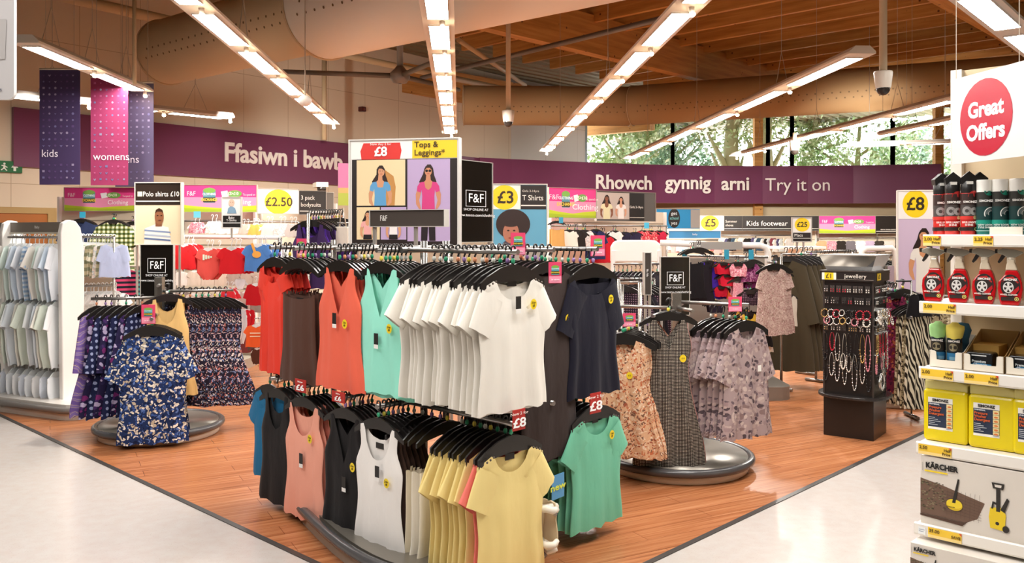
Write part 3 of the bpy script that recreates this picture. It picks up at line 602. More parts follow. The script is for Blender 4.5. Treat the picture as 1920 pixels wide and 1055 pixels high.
# ------------------------------------------------------------------ front double-deck rack
GA = Vector((-.5, .866, 0)); GB = Vector((.866, .5, 0)); GC = Vector((-.6, 4.78, 0)); GRZ = math.atan2(GA.y, GA.x)
t = T('garment_rack', 'large two-level rack with long rounded grey base, holding tees and vests', 'clothes rack', GC, GRZ)
def oval(a, b, n=48, e=2.8): return [(math.copysign(abs(math.cos(q)) ** (2 / e), math.cos(q)) * a, math.copysign(abs(math.sin(q)) ** (2 / e), math.sin(q)) * b) for q in [2 * PI * i / n for i in range(n)]]
q = MB(); q.prism(oval(1.06, .49), .0, .075, 'z'); q.build('base_skirt', M('#a39a8d', .4), t)
q = MB(); q.prism(oval(1.03, .46), .075, .105, 'z'); q.build('base_plate', M('#8c867c', .3, .6), t)
q = MB(); q.tube([(x, y, .09) for x, y in oval(1.07, .5)], .026, 10, closed=True); q.build('base_bumper', M('#4b4a4b', .25), t)
q = MB()
loc = lambda v: (Matrix.Rotation(-GRZ, 4, 'Z') @ (Vector(v) - GC))
def gtube(mb, pts, r=.0125, n=10): mb.tube([loc(p) for p in pts], r, n)
ZU, ZL = 1.53, .775
U = {'red': (515, 5.0), 'brown': (560, 4.72), 'coral': (637, 4.42), 'mint': (715, 4.2)}
BACK = .42
for zz, nm in ((ZU, 'upper'), (ZL, 'lower')):
    for k, (px, Z) in U.items():
        p = W(px, 437, Z); p.z = zz - .0125; a = MB(); gtube(a, [p - D2 * .03, p + D2 * BACK]); a.build('arm', m_chrome, t)
    for px, Z in ((962, 3.8), (1030, 4.28), (1112, 4.5)):
        p = W(px, 437, Z); p.z = zz - .0125; a = MB(); gtube(a, [p - D1 * .03, p + D1 * .72]); a.build('arm', m_chrome, t)
    a = MB(); p = W(715, 437, 4.2); p2 = W(515, 437, 5.0); p.z = p2.z = zz - .0125; gtube(a, [p + D2 * BACK - D1 * .05, p2 + D2 * BACK + D1 * .05], .016)
    p = W(962, 437, 3.8) + D1 * .72; p2 = W(1112, 437, 4.5) + D1 * .72; p.z = p2.z = zz - .0125; gtube(a, [p - D2 * .05, p2 + D2 * .05], .016); a.build('cross_rail', m_chrome, t)
for v in (W(715, 437, 4.2) + D2 * BACK, W(515, 437, 5.0) + D2 * BACK + D1 * .02, W(962, 437, 3.8) + D1 * .72 + D2 * .1):
    a = MB(); gtube(a, [(v.x, v.y, .1), (v.x, v.y, 1.56)], .019); a.build('upright', M('#8e8a86', .25, .8), t)
# garments of the left face, upper level
def face(key, z): p = W(U[key][0], 437, U[key][1]); p.z = z; return p
WH = 'on the upper left face of the front rack'
RUCH = dict(L=.66, wp=[(0, .16), (.2, .17), (.3, .14), (1, .16)], neck=(.6, .1, .05), folds=(9, .014), d=.03, sl=dict(len=.1, ang=1.2, r0=.07, r1=.06), N=44, Rw=22)
arm('ruched_blouse', RUCH, face('red', ZU), D2, 4, .035, R1, [fab('#e8402f'), fab('#e23a2c'), fab('#e8402f'), fab('#c9302a')], 'orange red gathered top', 'at the far left of the front rack', first='frontmost orange red gathered top, far left upper arm of the front rack')
arm('camisole', CAMI, face('brown', ZU), D2, 8, .028, R1, fab('#53352a'), 'dark brown strappy cami', 'on the upper rack arm', parts=(necklabel(-.29),), firstspec=CAMIN, first='dark brown strappy cami at the front of its upper arm')
arm('vest_top', VEST, face('coral', ZU), D2, 9, .026, R1, [fab('#e8674f')] * 6 + [fab('#d52c30')] * 3, ['coral vest'] * 6 + ['red vest'] * 3, 'on the upper rack arm', parts=(swing(.0, -.33), sticker(.085, -.38)), firstspec=VESTV, first='coral v-neck vest with black swing tag and yellow sticker')
arm('vest_top', VEST, face('mint', ZU), D2, 8, .026, R1, [fab('#98e6d0')] * 4 + [fab('#1f9a86'), fab('#3f2a63'), fab('#2b2b52'), fab('#3f2a63')], ['mint green vest'] * 4 + ['dark green vest'] + ['purple vest'] * 3, 'on the upper rack arm', parts=(swing(0, -.42), sticker(.1, -.39)), firstspec=VESTV, first='mint green lace-trim vest with white swing tag, front of its arm', group='mint and darker vests on one upper arm')
# lower level
WL = 'on the lower rack arm'
arm('vest_top', VEST, face('brown', ZL) + Vector((.03, 0, 0)), D2, 6, .03, R1, [fab('#f0a791'), fab('#f0a791'), fab('#ea9583'), fab('#7c8a3c'), fab('#5d7033'), fab('#6c3b36')], ['pink vest'] * 3 + ['olive vest'] * 2 + ['brown vest'], WL, parts=(swing(.02, -.36), sticker(.1, -.27)), firstspec=SCOOP, first='pale pink scoop vest at the front of a lower arm', group='pink and olive vests on one lower arm')
arm('vest_top', VEST, face('coral', ZL) + Vector((.03, 0, 0)), D2, 7, .028, R1, fab('#1d1a1b'), 'black vest', WL, parts=(swing(.03, -.4), sticker(.1, -.34)), firstspec=VESTV, first='black vest with yellow sticker at the front of a lower arm')
arm('vest_top', VEST, face('mint', ZL) + Vector((-.01, -.02, 0)), D2, 7, .03, R1, [fab('#f0ece8')] + [fab('#46332c')] * 6, ['white scoop vest'] + ['dark brown vest'] * 6, WL, parts=(swing(.03, -.29), sticker(.1, -.36), necklabel(-.2)), firstspec=SCOOP, first='white scoop vest with black swing tag on a lower arm', group='white and dark brown vests on one lower arm')
arm('vest_top', VEST, face('red', ZL) + Vector((.02, -.02, 0)), D2, 4, .04, R1, [fab('#1d1a1b'), fab('#1d1a1b'), fab('#ececea'), fab('#1d1a1b')], ['black vest', 'black vest', 'white vest', 'black vest'], 'at the far left of the lower deck', group='vests on the far left lower arm')
gar('t_shirt', TEE, face('red', ZL) + Vector((-.06, .12, 0)), R1, fab('#1f6f9c'), 'blue tee low at the far left of the front rack', 'top', None, .9, 1)
hang(HANG, face('red', ZL) + Vector((-.06, .12, 0)), R1, 'black hanger of the blue tee at the far left of the front rack')
# right end, upper
FW = W(962, 437, 3.8); FW.z = ZU
bt = [-.165, -.145, -.125, .125, .145, .165]
arm('t_shirt', TEE, FW, D1, 14, .04, R2, [fab('#e9e4da')] * 14, 'white short-sleeved tee', 'on the upper end arm', parts=(necklabel(-.14, .028), swing(.0, -.2), sticker(.1, -.24), buttons(bt, -.088)), firstspec=TEEN, hp=HANGN, first='white short-sleeved tee at the very front, dark buttons on both shoulders', jit=.07)
NV = W(1112, 437, 4.5); NV.z = ZU - .02
arm('t_shirt', TEE, NV, D1, 13, .042, R2, [fab('#191826')] * 13, 'navy tee', 'on the upper end arm', parts=(sticker(.11, -.25),), firstspec=BOAT, hp=HANGN, first='navy wide-neck tee with round yellow sticker, front of its arm', jit=.06)
MD = W(1030, 437, 4.28); MD.z = ZU
arm('tunic', dict(TEE, L=.98), MD, D1, 9, .05, R2, fab('#3a2f2c'), 'charcoal brown tunic', 'between the white and navy tees', parts=(sticker(.11, -.36),), first='frontmost charcoal brown tunic, between the white and navy tees', hp=HANG)
# right end, lower
YL = W(958, 437, 3.82); YL.z = ZL
arm('t_shirt', TEE, YL, D1, 9, .04, R2, [fab('#ecd68f'), fab('#e8776c')] + [fab('#ecd68f')] * 7, ['pale yellow tee', 'coral pink tee'] + ['pale yellow tee'] * 7, 'on the lower end arm', parts=(necklabel(-.15, .028), buttons(bt, -.088)), firstspec=TEEN, hp=HANGN, first='pale yellow tee with shoulder buttons at the front of the lower arm', jit=.07, group='yellow tees on the lower end arm')
arm('camisole', CAMI, YL + D1 * .42, D1, 5, .06, R2, [fab('#ece2cc'), fab('#f0e8d8'), fab('#e6dac0')], 'cream strappy top', 'behind the yellow tees', jit=.1, sc=1.1)
GR = W(1118, 437, 4.5); GR.z = ZL
arm('t_shirt', TEE, GR, D1, 9, .042, R2, fab('#74c2a2'), 'sea green tee', 'on the lower end arm', parts=(necklabel(-.14, .024), buttons(bt, -.088), sticker(.095, -.23)), firstspec=TEEN, hp=HANGN, first='sea green tee with shoulder buttons and yellow sticker', jit=.07)
# sandals, cards and shelf signs on the rack
m_sole = M('#cdb994', .7); m_strapw = M('#e9e2d2', .6)
for i, (px, py, Z, a, lab) in enumerate(((1032, 990, 4.02, -.35, 'cream sandal hanging by its strap beside the yellow tees, the fuller in view'), (1021, 985, 4.08, .5, 'cream sandal hanging behind the other one beside the yellow tees'))):
    t = T('sandal', lab, 'shoe', W(px, py, Z), a, 'pair of cream sandals'); q = MB()
    so = [(.0, -.125), (.022, -.115), (.036, -.075), (.034, -.02), (.026, .04), (.03, .09), (.02, .12), (0, .128), (-.02, .12), (-.03, .09), (-.03, .04), (-.038, -.02), (-.04, -.075), (-.024, -.115)]
    q.prism(so, 0, .014); q.build('sole', m_sole, t, bevel=.003)
    q = MB(); q.tube([(-.038, -.01, -.05), (-.03, -.04, -.06), (0, -.05, -.065), (.03, -.04, -.06), (.036, -.01, -.05)], [.012, .016, .018, .016, .012], 8); q.tube([(-.034, -.005, -.09), (0, -.035, -.1), (.032, -.005, -.09)], .011, 8); q.build('toe_strap', m_strapw, t)
    q = MB(); q.tube([(-.028, 0, .09), (-.03, -.05, .1), (0, -.065, .11), (.03, -.05, .1), (.028, 0, .09)], [.016, .017, .017, .017, .016], 8); q.build('heel_strap', m_strapw, t)
    q = MB(); q.ell((.036, -.045, .085), .012, .006, .01); q.build('buckle', m_chrome, t)
def redprice(label, box, Z, rz, s='£8', top='Now 2 for'):
    x0, y0, x1, y1 = box; xc = (x0 + x1) / 2; h = y1 - y0
    pboard('price_card', label, 'price card', box, Z, rz, .004, '#b3261f', ops=[tx(top, xc, y0 + h * .2, h * .2, '#f4e6e0'), tx(s, xc, y0 + h * .66, h * .62, '#ffffff', bold=.02)], group='red price cards on the front rack')
redprice('red £8 price card between the white tees and the yellow tees', (962, 767, 985, 806), 3.7, R2); redprice('red £8 price card under the hem of the navy tee', (1107, 736, 1127, 774), 4.3, R2)
redprice('red £6 price card below the dark brown cami', (553, 711, 573, 735), 4.62, R1, '£6', 'Now'); redprice('red £6 price card below the coral vest', (622, 734, 646, 754), 4.3, R1, '£6', 'Now')
pboard('new_card', 'blue card reading new beside the sea green tees', 'sign', (1035, 889, 1058, 934), 4.15, .9, .004, '#4d93c4', ops=[tx('new', 1046, 912, 17, '#d8e04a', bold=.02)])
def pinkcard(label, box, Z, rz=0):
    x0, y0, x1, y1 = box; w = x1 - x0; h = y1 - y0; f = lambda a, b: (x0 + a * w, y0 + b * h)
    a, b = f(.2, .12); c, d = f(.8, .6)
    ops = [('r', x0 + .03 * w, y0 + h * .66, x1 - .03 * w, y1 - h * .03, '#ee94ae'), ('r', a, b + h * .08, c, d, '#5fb0b8'), ('e', (a + c) / 2, b + h * .1, w * .28, h * .07, '#7fae4a'), ('r', a, d - h * .18, c, d - h * .04, '#3d3a30'), tx('EXCHANGE', (a + c) / 2, d - h * .11, h * .1, '#f2d13c', sx=.8, bold=.02), tx('CLOTHING', (a + c) / 2, b + h * .2, h * .09, '#eafaf0', sx=.8), tx('in store', x0 + w / 2, y0 + h * .82, h * .12, '#ffffff')]
    pboard('promotion_card', label, 'sign', box, Z, rz, .004, '#e0466c', ops=ops, group='pink promotion cards on the racks')
pinkcard('pink promotion card on the rail above the white tees', (958, 436, 985, 478), 4.35, .25); pinkcard('pink promotion card hanging between the white and navy tees', (1029, 491, 1053, 531), 4.1, .2)
pinkcard('pink promotion card on the rail end left of the white gondola', (1108, 441, 1134, 480), 5.0, .4); pinkcard('pink promotion card above the dark brown camis', (556, 447, 574, 483), 5.1, -.2)
# header plate and poster frame above the rack
t = pboard('header_plate', 'dark grey header plate with small white monogram above the rack rails', 'sign', (693, 394, 832, 424), 5.0, -.38, .05, '#453d38', '#c8c3bb', 1.2, [tx('F&F', 719, 409, 15, '#e8e4de', sx=.6)], posts=('#b4aea6', (700, 778), 1.5), rough=.35)
def woman(x, y, s, shirt, skin='#d49a72', hair='#2f1d17', dx=0, low=None, lowc='#1f1a1c', neckv=True, glasses=False, cut=99):
    P = lambda pts: [(x + a * s, y + min(b, cut) * s) for a, b in pts]
    o = [('p', P([(-.55 + dx, .5), (-.4, -.1), (-.1, -.5), (.25, -.5), (.5, -.1), (.6, .6), (.85, 1.3), (.6, 1.5), (.2, 1.2), (-.3, 1.3), (-.8, 1.5), (-.95, 1.3)]), hair),
         ('p', P([(-.95, 1.45), (-1.3, 2.6), (-1.25, 3.6), (-.95, min(cut, 4.1)), (-.75, min(cut, 4.1)), (-.95, 3.2), (-.75, 2.4)]), skin), ('p', P([(.95, 1.45), (1.3, 2.6), (1.25, 3.6), (.95, min(cut, 4.1)), (.75, min(cut, 4.1)), (.95, 3.2), (.75, 2.4)]), skin),
         ('p', P([(-.2, .5), (.2, .5), (.25, 1.1), (.5, 1.35), (.3, 2.2), (0, 2.5), (-.3, 2.2), (-.5, 1.35), (-.25, 1.1)]), skin)]
    bt_ = low if low else cut
    o += [('p', P([(-.42, 1.28), (-.85, 1.35), (-1.12, 1.75), (-1.18, 2.25), (-.78, 2.4), (-.68, 2.1), (-.62, 2.8), (-.68, bt_), (.68, bt_), (.62, 2.8), (.68, 2.1), (.78, 2.4), (1.18, 2.25), (1.12, 1.75), (.85, 1.35), (.42, 1.28), (.3, 1.9), (0, 2.15 if neckv else 1.95), (-.3, 1.9)]), shirt)]
    if low: o += [('p', P([(-.68, low), (.68, low), (.75, cut), (.1, cut), (0, low + 1), (-.1, cut), (-.75, cut)]), lowc)]
    o += [('e', x + dx * s, y + .2 * s, .36 * s, .5 * s, skin), ('p', P([(-.4 + dx, .15), (-.3, -.3), (0, -.42), (.3, -.35), (.38 + dx, .1), (.15, -.15), (-.15, -.15)]), hair)]
    if glasses: o += [('e', x - .17 * s, y + .15 * s, .15 * s, .13 * s, '#17120f'), ('e', x + .17 * s, y + .15 * s, .15 * s, .13 * s, '#17120f')]
    else: o += [('e', x - .14 * s + dx * s, y + .12 * s, .06 * s, .035 * s, '#2a1a14'), ('e', x + .14 * s + dx * s, y + .12 * s, .06 * s, .035 * s, '#2a1a14')]
    o += [('e', x + dx * s, y + .45 * s, .13 * s, .04 * s, '#b25550')]
    return o
ops = [('r', 657, 265, 856, 297, '#f1eeea'), ('p', [(681, 267), (675, 282), (677, 298), (750, 298), (753, 282), (750, 267)], '#d9352f'), ('r', 773, 264, 856, 297, '#f3cc2c'),
       ('r', 659, 298, 856, 459, '#231b18'), ('r', 668, 299, 760, 385, '#e6d1a5'), ('r', 764, 299, 843, 452, '#b9a3c8'), ('r', 668, 388, 712, 449, '#e6d1a5'), ('r', 714, 388, 762, 449, '#b9a3c8'),
       ('p', [(722, 318), (738, 330), (742, 350), (740, 385), (715, 385)], '#c08a4c')]
ops += woman(713, 318, 17, '#5e9dca', '#cf9570', dx=.12, cut=3.95, neckv=False) + woman(803, 318, 18, '#cf3f7f', '#c98a68', cut=7.4, low=4.3, lowc='#241c20', glasses=True)
ops += woman(689, 400, 11, '#e7a9a4', cut=4.4, low=3.6) + woman(738, 400, 11, '#ece6e4', cut=4.4, low=3.6)
ops += [tx('Now Any 2 for', 714, 269.5, 6.5, '#fbeeea'), tx('£8', 714, 284, 24, '#ffffff', bold=.03), tx('Tops &', 777, 272, 15, '#3a2a10', 'LEFT', .01), tx('Leggings*', 777, 287, 15, '#3a2a10', 'LEFT', .01)]
pboard('framed_poster', 'large framed poster of women in bright tees with red and yellow price header', 'poster', (655, 262, 858, 460), 6.2, -.2, .05, '#d5d2cd', '#d8d5cf', 2.5, ops, posts=('#b4aea6', (668, 845), .02))
FFB = lambda x, y, s: [('r', x - s, y - s * .95, x + s, y - s * .91, '#ffffff'), ('r', x - s, y + s * .61, x + s, y + s * .65, '#ffffff'), ('r', x - s, y - s * .95, x - s * .95, y + s * .65, '#ffffff'), ('r', x + s * .95, y - s * .95, x + s, y + s * .65, '#ffffff'), tx('F&F', x, y - s * .15, s * 1.25, '#ffffff', sx=.8), tx('SHOP ONLINE AT', x, y + s * .95, s * .34, '#e8e8e8', sx=.9), tx('www.tesco.com/clothing', x, y + s * 1.5, s * .38, '#f2f2f2')]
pboard('brand_panel', 'tall black panel with white monogram beside the framed poster', 'sign', (861, 303, 923, 453), 6.35, .95, .02, '#14110f', '#b9b4ac', 1.2, FFB(892, 375, 19), rough=.12, posts=('#b4aea6', (864, 920), .02))
# ------------------------------------------------------------------ round stands, bays and the clothes on them
m_bump = M('#4b4a4b', .25); m_plate = M('#8f887e', .28, .6); m_skirt = M('#cfc3b2', .4); m_pole = M('#9b968f', .25, .8); m_white = M('#ece8e2', .3); m_back = M('#cfc3ae', .6); m_base = M('#8d887f', .35, .3)
def stand(label, c, r, arms, post=.03, base_h=.1):
    t = T('round_clothes_stand', label, 'clothes stand', c, 0)
    q = MB(); q.lathe([(0, 0), (r * .93, 0), (r * .96, .01), (r * .97, base_h * .6), (0, base_h * .6)], 48); q.build('base_skirt', m_skirt, t)
    q = MB(); q.lathe([(r * .97, base_h * .6), (r * .95, base_h), (0, base_h + .004)], 48); q.build('base_plate', m_plate, t)
    q = MB(); q.tube([(r * math.cos(2 * PI * k / 48), r * math.sin(2 * PI * k / 48), base_h * .82) for k in range(48)], .027, 10, closed=True); q.build('base_bumper', m_bump, t)
    q = MB(); zt = max(a[2] for a in arms); q.box(-post, post, -post, post, base_h, zt + .05); q.build('pole', m_pole, t)
    for dx, dy, z, l0, l1 in arms:
        d = Vector((dx, dy, 0)).normalized(); q = MB(); q.tube([d * l0 + Vector((0, 0, z - .0125)), d * l1 + Vector((0, 0, z - .0125))], .0125, 10); q.build('arm', m_chrome, t)
    return t
def pg(kind, spec, px, y0, y1, Z, rz, m, label, cat, n=1, back=None, sp=.04, desc=None, where='', hp=None, parts=(), hname='hanger', wsc=1.0, mats=None):
    """garment seen from shoulder line y0 to hem y1 at depth Z, then n - 1 more behind it"""
    sc = (y1 - y0) * Z / FPX / spec['L']; P = W(px, y0, Z); P.z += -spec.get('z0', -.078) * sc
    d = Vector(back) if back else Vector((-math.sin(rz), math.cos(rz), 0))
    for i in range(n):
        q = P + d * sp * i; mm = mats[i % len(mats)] if mats else m
        lab = label if i == 0 else '%s %s behind the front one %s' % (ORD[i - 1], desc, where)
        o = gar(kind, spec, q, rz + (JR.uniform(-.08, .08) if i else 0), mm, lab, cat, (desc + ' ' + where) if n > 1 else None, sc, i + GN[0], parts if i == 0 else ())
        if hp: h = hang(hp, q, rz, '%s of the %s' % (hname, label if i == 0 else ORD[i] + ' ' + desc + ' ' + where), 'hangers ' + (where or label), JR.randrange(6)); h.scale = (max(.6, min(1.1, sc)),) * 3
    return P
def rail(label, a, b, r=.013, drops=(), name='hanging_rail', m=None, floor=None):
    t = T(name, label, 'rail', a); q = MB(); d = Vector(b) - Vector(a); q.tube([(0, 0, -.013), d + Vector((0, 0, -.013))], r, 10); q.build('bar', m or m_chrome, t)
    for k in drops:
        p = d * k; q = MB(); q.tube([(p.x, p.y, p.z - .013), (p.x, p.y, -a.z + .02)], r * 1.1, 8); q.build('leg', m_pole, t)
    if drops:
        q = MB(); e = Vector((-d.y, d.x, 0)).normalized() * .12
        for k in drops:
            p = d * k; q.tube([(p.x - e.x, p.y - e.y, -a.z + .02), (p.x + e.x, p.y + e.y, -a.z + .02)], .018, 8)
        q.build('foot', m_pole, t)
    return t
def edge_row(kind, spec, a, b, n, mats, desc, where, cat, L=None, hp=None, hname='hanger', rz=None, first=None, sc=1.0):
    a = Vector(a); b = Vector(b); d = b - a; sp = d.length / max(1, n - 1)
    if rz is None:
        u = d.normalized(); rz = math.atan2(-u.x, u.y)
        if -math.cos(rz) > 0: rz += PI
    arm(kind, spec, a, d, n, sp, rz, mats, desc, where, cat, hp or HANG, sc=sc, order='along the row', hangers=bool(hp), hname=hname, jit=.12, first=first)
# patterned cloths
p_blue = printed('navy floral', '#24345e', ['#d9d2c2', '#e8e2d4', '#3b5796', '#b9ad97', '#1a2340', '#5b76b0'], 46)
p_purp = printed('purple paisley', '#6a5290', ['#8f78ac', '#4d3772', '#c0a795', '#7d679f'], 5.5, 'swirl')
p_navy = printed('navy spot', '#1d2140', ['#8c93b4', '#1d2140'], 22, 'dots')
p_navy2 = printed('plum navy', '#231d3c', ['#6e2760', '#2a2448', '#a89ab8', '#40285a'], 26)
p_ditsy = printed('ditsy', '#241f2c', ['#c4a5a8', '#7684a8', '#241f2c', '#b06a62', '#d5c8c0', '#31304a'], 62)
p_peach = printed('peach floral', '#dcb08c', ['#c9744f', '#e8cdb0', '#a65c44', '#e0b48e', '#7d5a4a', '#edd6bd'], 60)
p_polka = printed('black pin dot', '#2b2523', ['#cfc2b2', '#2b2523'], 105, 'dots')
p_mauve = printed('mauve floral', '#a89494', ['#6f5f66', '#c7b5ae', '#8a7372', '#b9a49f', '#56494e', '#9c8688'], 34)
p_rose = printed('rose ditsy', '#b89a90', ['#9c6e6c', '#d2bcae', '#8f7468', '#c2a79b'], 80)
p_zebra = printed('zebra', '#d8cdb4', ['#2a241f'], 13, 'zebra'); p_leop = printed('sand animal', '#a89878', ['#4b3f30', '#d3c6a8', '#75664b', '#3b3128'], 45)
p_mag = printed('magenta floral', '#7a2844', ['#b1406c', '#8c3a2a', '#5b2240', '#c46a4e', '#3d1a30'], 40)
p_plaidg = printed('green plaid', '#d4d0ae', ['#5b6b44', '#8d9468'], 5.5, 'plaid'); p_plaidc = printed('cream plaid', '#ddd6c2', ['#9aa18e', '#cfc9b6'], 4.5, 'plaid')
p_stripe = printed('navy bright stripe', '#23273a', ['#3b9a92', '#23273a'], 3.2, 'stripe'); p_pinkst = printed('pink stripe', '#20222e', ['#c04468', '#20222e'], 3.2, 'stripe')
p_lace = printed('pink lace', '#dd8b98', ['#e8b4bb', '#c76878', '#f0cdd0'], 60); p_plum = printed('plum lace', '#7a3560', ['#98547f', '#572044', '#b07a98'], 60); p_dotd = printed('dark dot', '#2c2028', ['#8d6f7d', '#2c2028'], 50, 'dots')
p_wht = printed('white print', '#e9e6e2', ['#d0c4bc', '#e6d6d2', '#c0cbd2'], 50); p_redp = printed('red print', '#c93c48', ['#e0808a', '#b02438', '#e8b0a8'], 45)
# left stand
LC = Vector((-2.81, 6.9, 0)); lf = Vector((.13, -.45, 0)).normalized(); ls = Vector((lf.y, -lf.x, 0))   # front arm, left arm
stand('round stand at left with dresses on four arms, by the floor edge', LC, .47, [(lf.x, lf.y, .98, .03, .55), (ls.x, ls.y, 1.1, .03, .5), (-ls.x, -ls.y, 1.15, .03, .56), (-lf.x, -lf.y, 1.15, .03, .4), (lf.x, lf.y, 1.2, .03, .12)])
frz = math.atan2(lf.x, -lf.y)
FR = LC + lf * .5 + Vector((0, 0, .98))
arm('navy_blouse', dict(BLOUSE, L=.84, wp=[(0, .2), (.3, .235), (.6, .22), (1, .245)], folds=(6, .016), N=48, Rw=22), FR, -lf, 5, .035, frz, [p_blue] * 5, 'navy floral top', 'on the front arm of the left stand', hp=HANGN, sc=1.0, first='navy and white floral top at the front of the round left stand')
LP = LC + ls * .46 + Vector((0, 0, 1.1))
arm('tunic_dress', dict(DRESS, L=.82, sl=dict(len=.42, ang=1.4, r0=.08, r1=.1)), LP, -ls, 7, .055, frz + 1.0, [p_purp, p_navy2, p_navy, p_navy2, p_navy, p_navy2, p_navy], ['purple paisley tunic'] + ['navy patterned dress'] * 6, 'on the left stand', 'dress', first='purple paisley tunic at the left end of the round left stand', order='from the left', group='dresses on the left arm of the left stand')
YP = LC - ls * .07 + lf * .17 + Vector((0, 0, 1.19))
arm('cami_dress', dict(VEST, L=.8, wp=[(0, .12), (.12, .125), (.34, .165), (.6, .17), (1, .23)], folds=(5, .014)), YP, -lf, 3, .05, frz + .25, [fab('#dfb978'), fab('#e2bd7c'), fab('#d9a75c')], 'pale yellow sleeveless dress', 'on the left stand', 'dress')
RP = LC - ls * .5 + Vector((0, 0, 1.15))
arm('floral_dress', dict(DRESS, L=.84, wp=[(0, .13), (.2, .14), (.34, .12), (1, .27)], shape='v', neck=(.7, .16, .06)), RP, ls, 9, .045, frz - .45, p_ditsy, 'dark ditsy floral dress', 'on the left stand', 'dress', order='from the right')
pinkcard('pink promotion card on the round left stand', (265, 571, 291, 607), 6.4, .1)
pboard('brand_panel', 'black panel with white monogram standing behind the left stand', 'sign', (264, 459, 325, 556), 7.4, 0, .02, '#14110f', '#b9b4ac', 1.2, FFB(294, 500, 17), rough=.15, posts=('#b4aea6', (266, 323), .02))
# right stand
RC = Vector((1.13, 5.95, 0))
stand('round stand on the right with floral dresses, by the white floor', RC, .5, [(-.5, -.85, 1.08, .03, .45), (.25, -.95, 1.1, .03, .25), (.85, -.5, 1.14, .03, .5), (.3, .95, 1.1, .03, .4), (-.95, .3, 1.1, .03, .4)])
pd = RC + Vector((-.43, -.5, 1.04)); pd.z = 1.04
arm('floral_dress', dict(DRESS, L=.78, wp=[(0, .14), (.2, .15), (.36, .13), (.6, .18), (1, .24)], neck=(.55, .09, .03), folds=(7, .02), N=48, Rw=22), pd, (.35, .8, 0), 6, .04, -.12, p_peach, 'peach floral dress', 'on the right stand', 'dress', parts=(sticker(.04, -.33, .02, '£12'),), hp=HANGN, jit=.2)
mxp = RC + Vector((-.12, -.36, 1.16))
arm('maxi_dress', dict(MAXI, N=44, Rw=22), mxp, (.2, .9, 0), 3, .05, .05, [p_polka, fab('#b8857e'), p_peach], ['black dotted maxi dress', 'dusty pink dress', 'peach floral dress'], 'at the middle of the right stand', 'dress', parts=(sticker(.09, -.37, .022, '£10'),), first='black pin-dot maxi dress with yellow sticker on the right stand', group='maxi dresses on the right stand')
mv = RC + Vector((.4, -.3, 1.1))
arm('floral_blouse', dict(BLOUSE, L=.75, folds=(6, .018), wp=[(0, .175), (.3, .2), (.7, .21), (1, .235)], N=48, Rw=22), mv, (-.6, .5, 0), 7, .042, .55, p_mauve, 'mauve floral blouse', 'on the right stand', parts=(('white_tag', lambda q: q.box(.07, .1, -.036, -.034, -.4, -.36), M('#f0efe9', .5)),), hp=HANGN, jit=.12)
q = MB(); pinkcard('pink promotion card on the rail of the right stand', (1366, 556, 1391, 584), 5.6, .1); pinkcard('pink promotion card half hidden by the navy tee', (1168, 587, 1192, 612), 5.2, .3)
pboard('brand_panel', 'black panel with white monogram behind the right stand', 'sign', (1239, 482, 1292, 590), 6.9, .06, .02, '#14110f', '#b9b4ac', 1.2, FFB(1266, 524, 15.5), rough=.15, posts=('#b4aea6', (1241, 1290), .02))
pboard('post_sign', 'narrow dark upright sign seen almost edge on beside the white gondola', 'sign', (1209, 474, 1220, 552), 6.6, .2, .03, '#3d3733', '#bdb8b0', 1.2, [tx('F', 1214, 508, 9, '#f0f0ee'), tx('F', 1214, 516, 9, '#f0f0ee')], posts=('#b4aea6', (1211, 1219), .02))
# dark rack between navy tee and right stand
a, b = W(1166, 527, 6.9), W(1200, 526, 6.3); rail('grey rail frame behind the navy tee', a, b, .014, (0, 1))
edge_row('dark_tee', dict(TEE, L=.5), W(1168, 520, 7.4), W(1222, 520, 8.2), 7, [p_dotd, fab('#1f1b1d'), fab('#26222a')], 'dark top', 'behind the navy tee', 'top', hp=HANG, hname='black hanger')
rail('rail of dark tops behind the navy tee', W(1160, 520, 7.3), W(1226, 520, 8.25), .013, (0, 1))
edge_row('dark_dress', dict(DRESS, L=.7), W(1162, 600, 6.6), W(1212, 596, 7.2), 6, [p_dotd, fab('#191618'), p_plum], 'dark patterned dress', 'beside the peach floral dress', 'dress', hp=HANG, hname='black hanger'); rail('low rail beside the peach floral dress', W(1156, 600, 6.5), W(1216, 596, 7.25), .013, (0, 1))
# stand behind the jewellery column
HC = Vector((3.6, 8.25, 0)); stand('round stand half hidden behind the black jewellery column', HC, .4, [(.3, -.9, 1.06, .03, .9), (-.5, -.8, 1.24, .03, .75), (.6, .8, 1.1, .03, .45), (-.6, .8, 1.1, .03, .4)])
arm('zebra_skirt', dict(SKIRT, L=.82, folds=(8, .02), wp=[(0, .1), (.2, .12), (1, .14)]), Vector((3.41, 7.25, 1.06)), (-.1, .9, 0), 6, .05, .15, [p_zebra, p_leop, p_zebra, p_leop], ['zebra print skirt', 'sand animal print skirt'], 'on the stand behind the jewellery', 'skirt', group='animal print skirts', hname='black hanger')
arm('zebra_skirt', dict(SKIRT, L=.8, folds=(8, .02)), Vector((3.6, 7.3, 1.06)), (-.1, .9, 0), 4, .05, -.1, [p_leop, p_zebra], ['sand animal print skirt', 'zebra print skirt'], 'right of the zebra skirt', 'skirt', group='animal print skirts by the shelves')
arm('magenta_dress', dict(DRESS, L=.86, wp=[(0, .1), (.3, .11), (1, .14)]), Vector((3.3, 7.45, 1.16)), (.1, .9, 0), 5, .05, .1, p_mag, 'magenta floral dress', 'behind the jewellery column', 'dress')
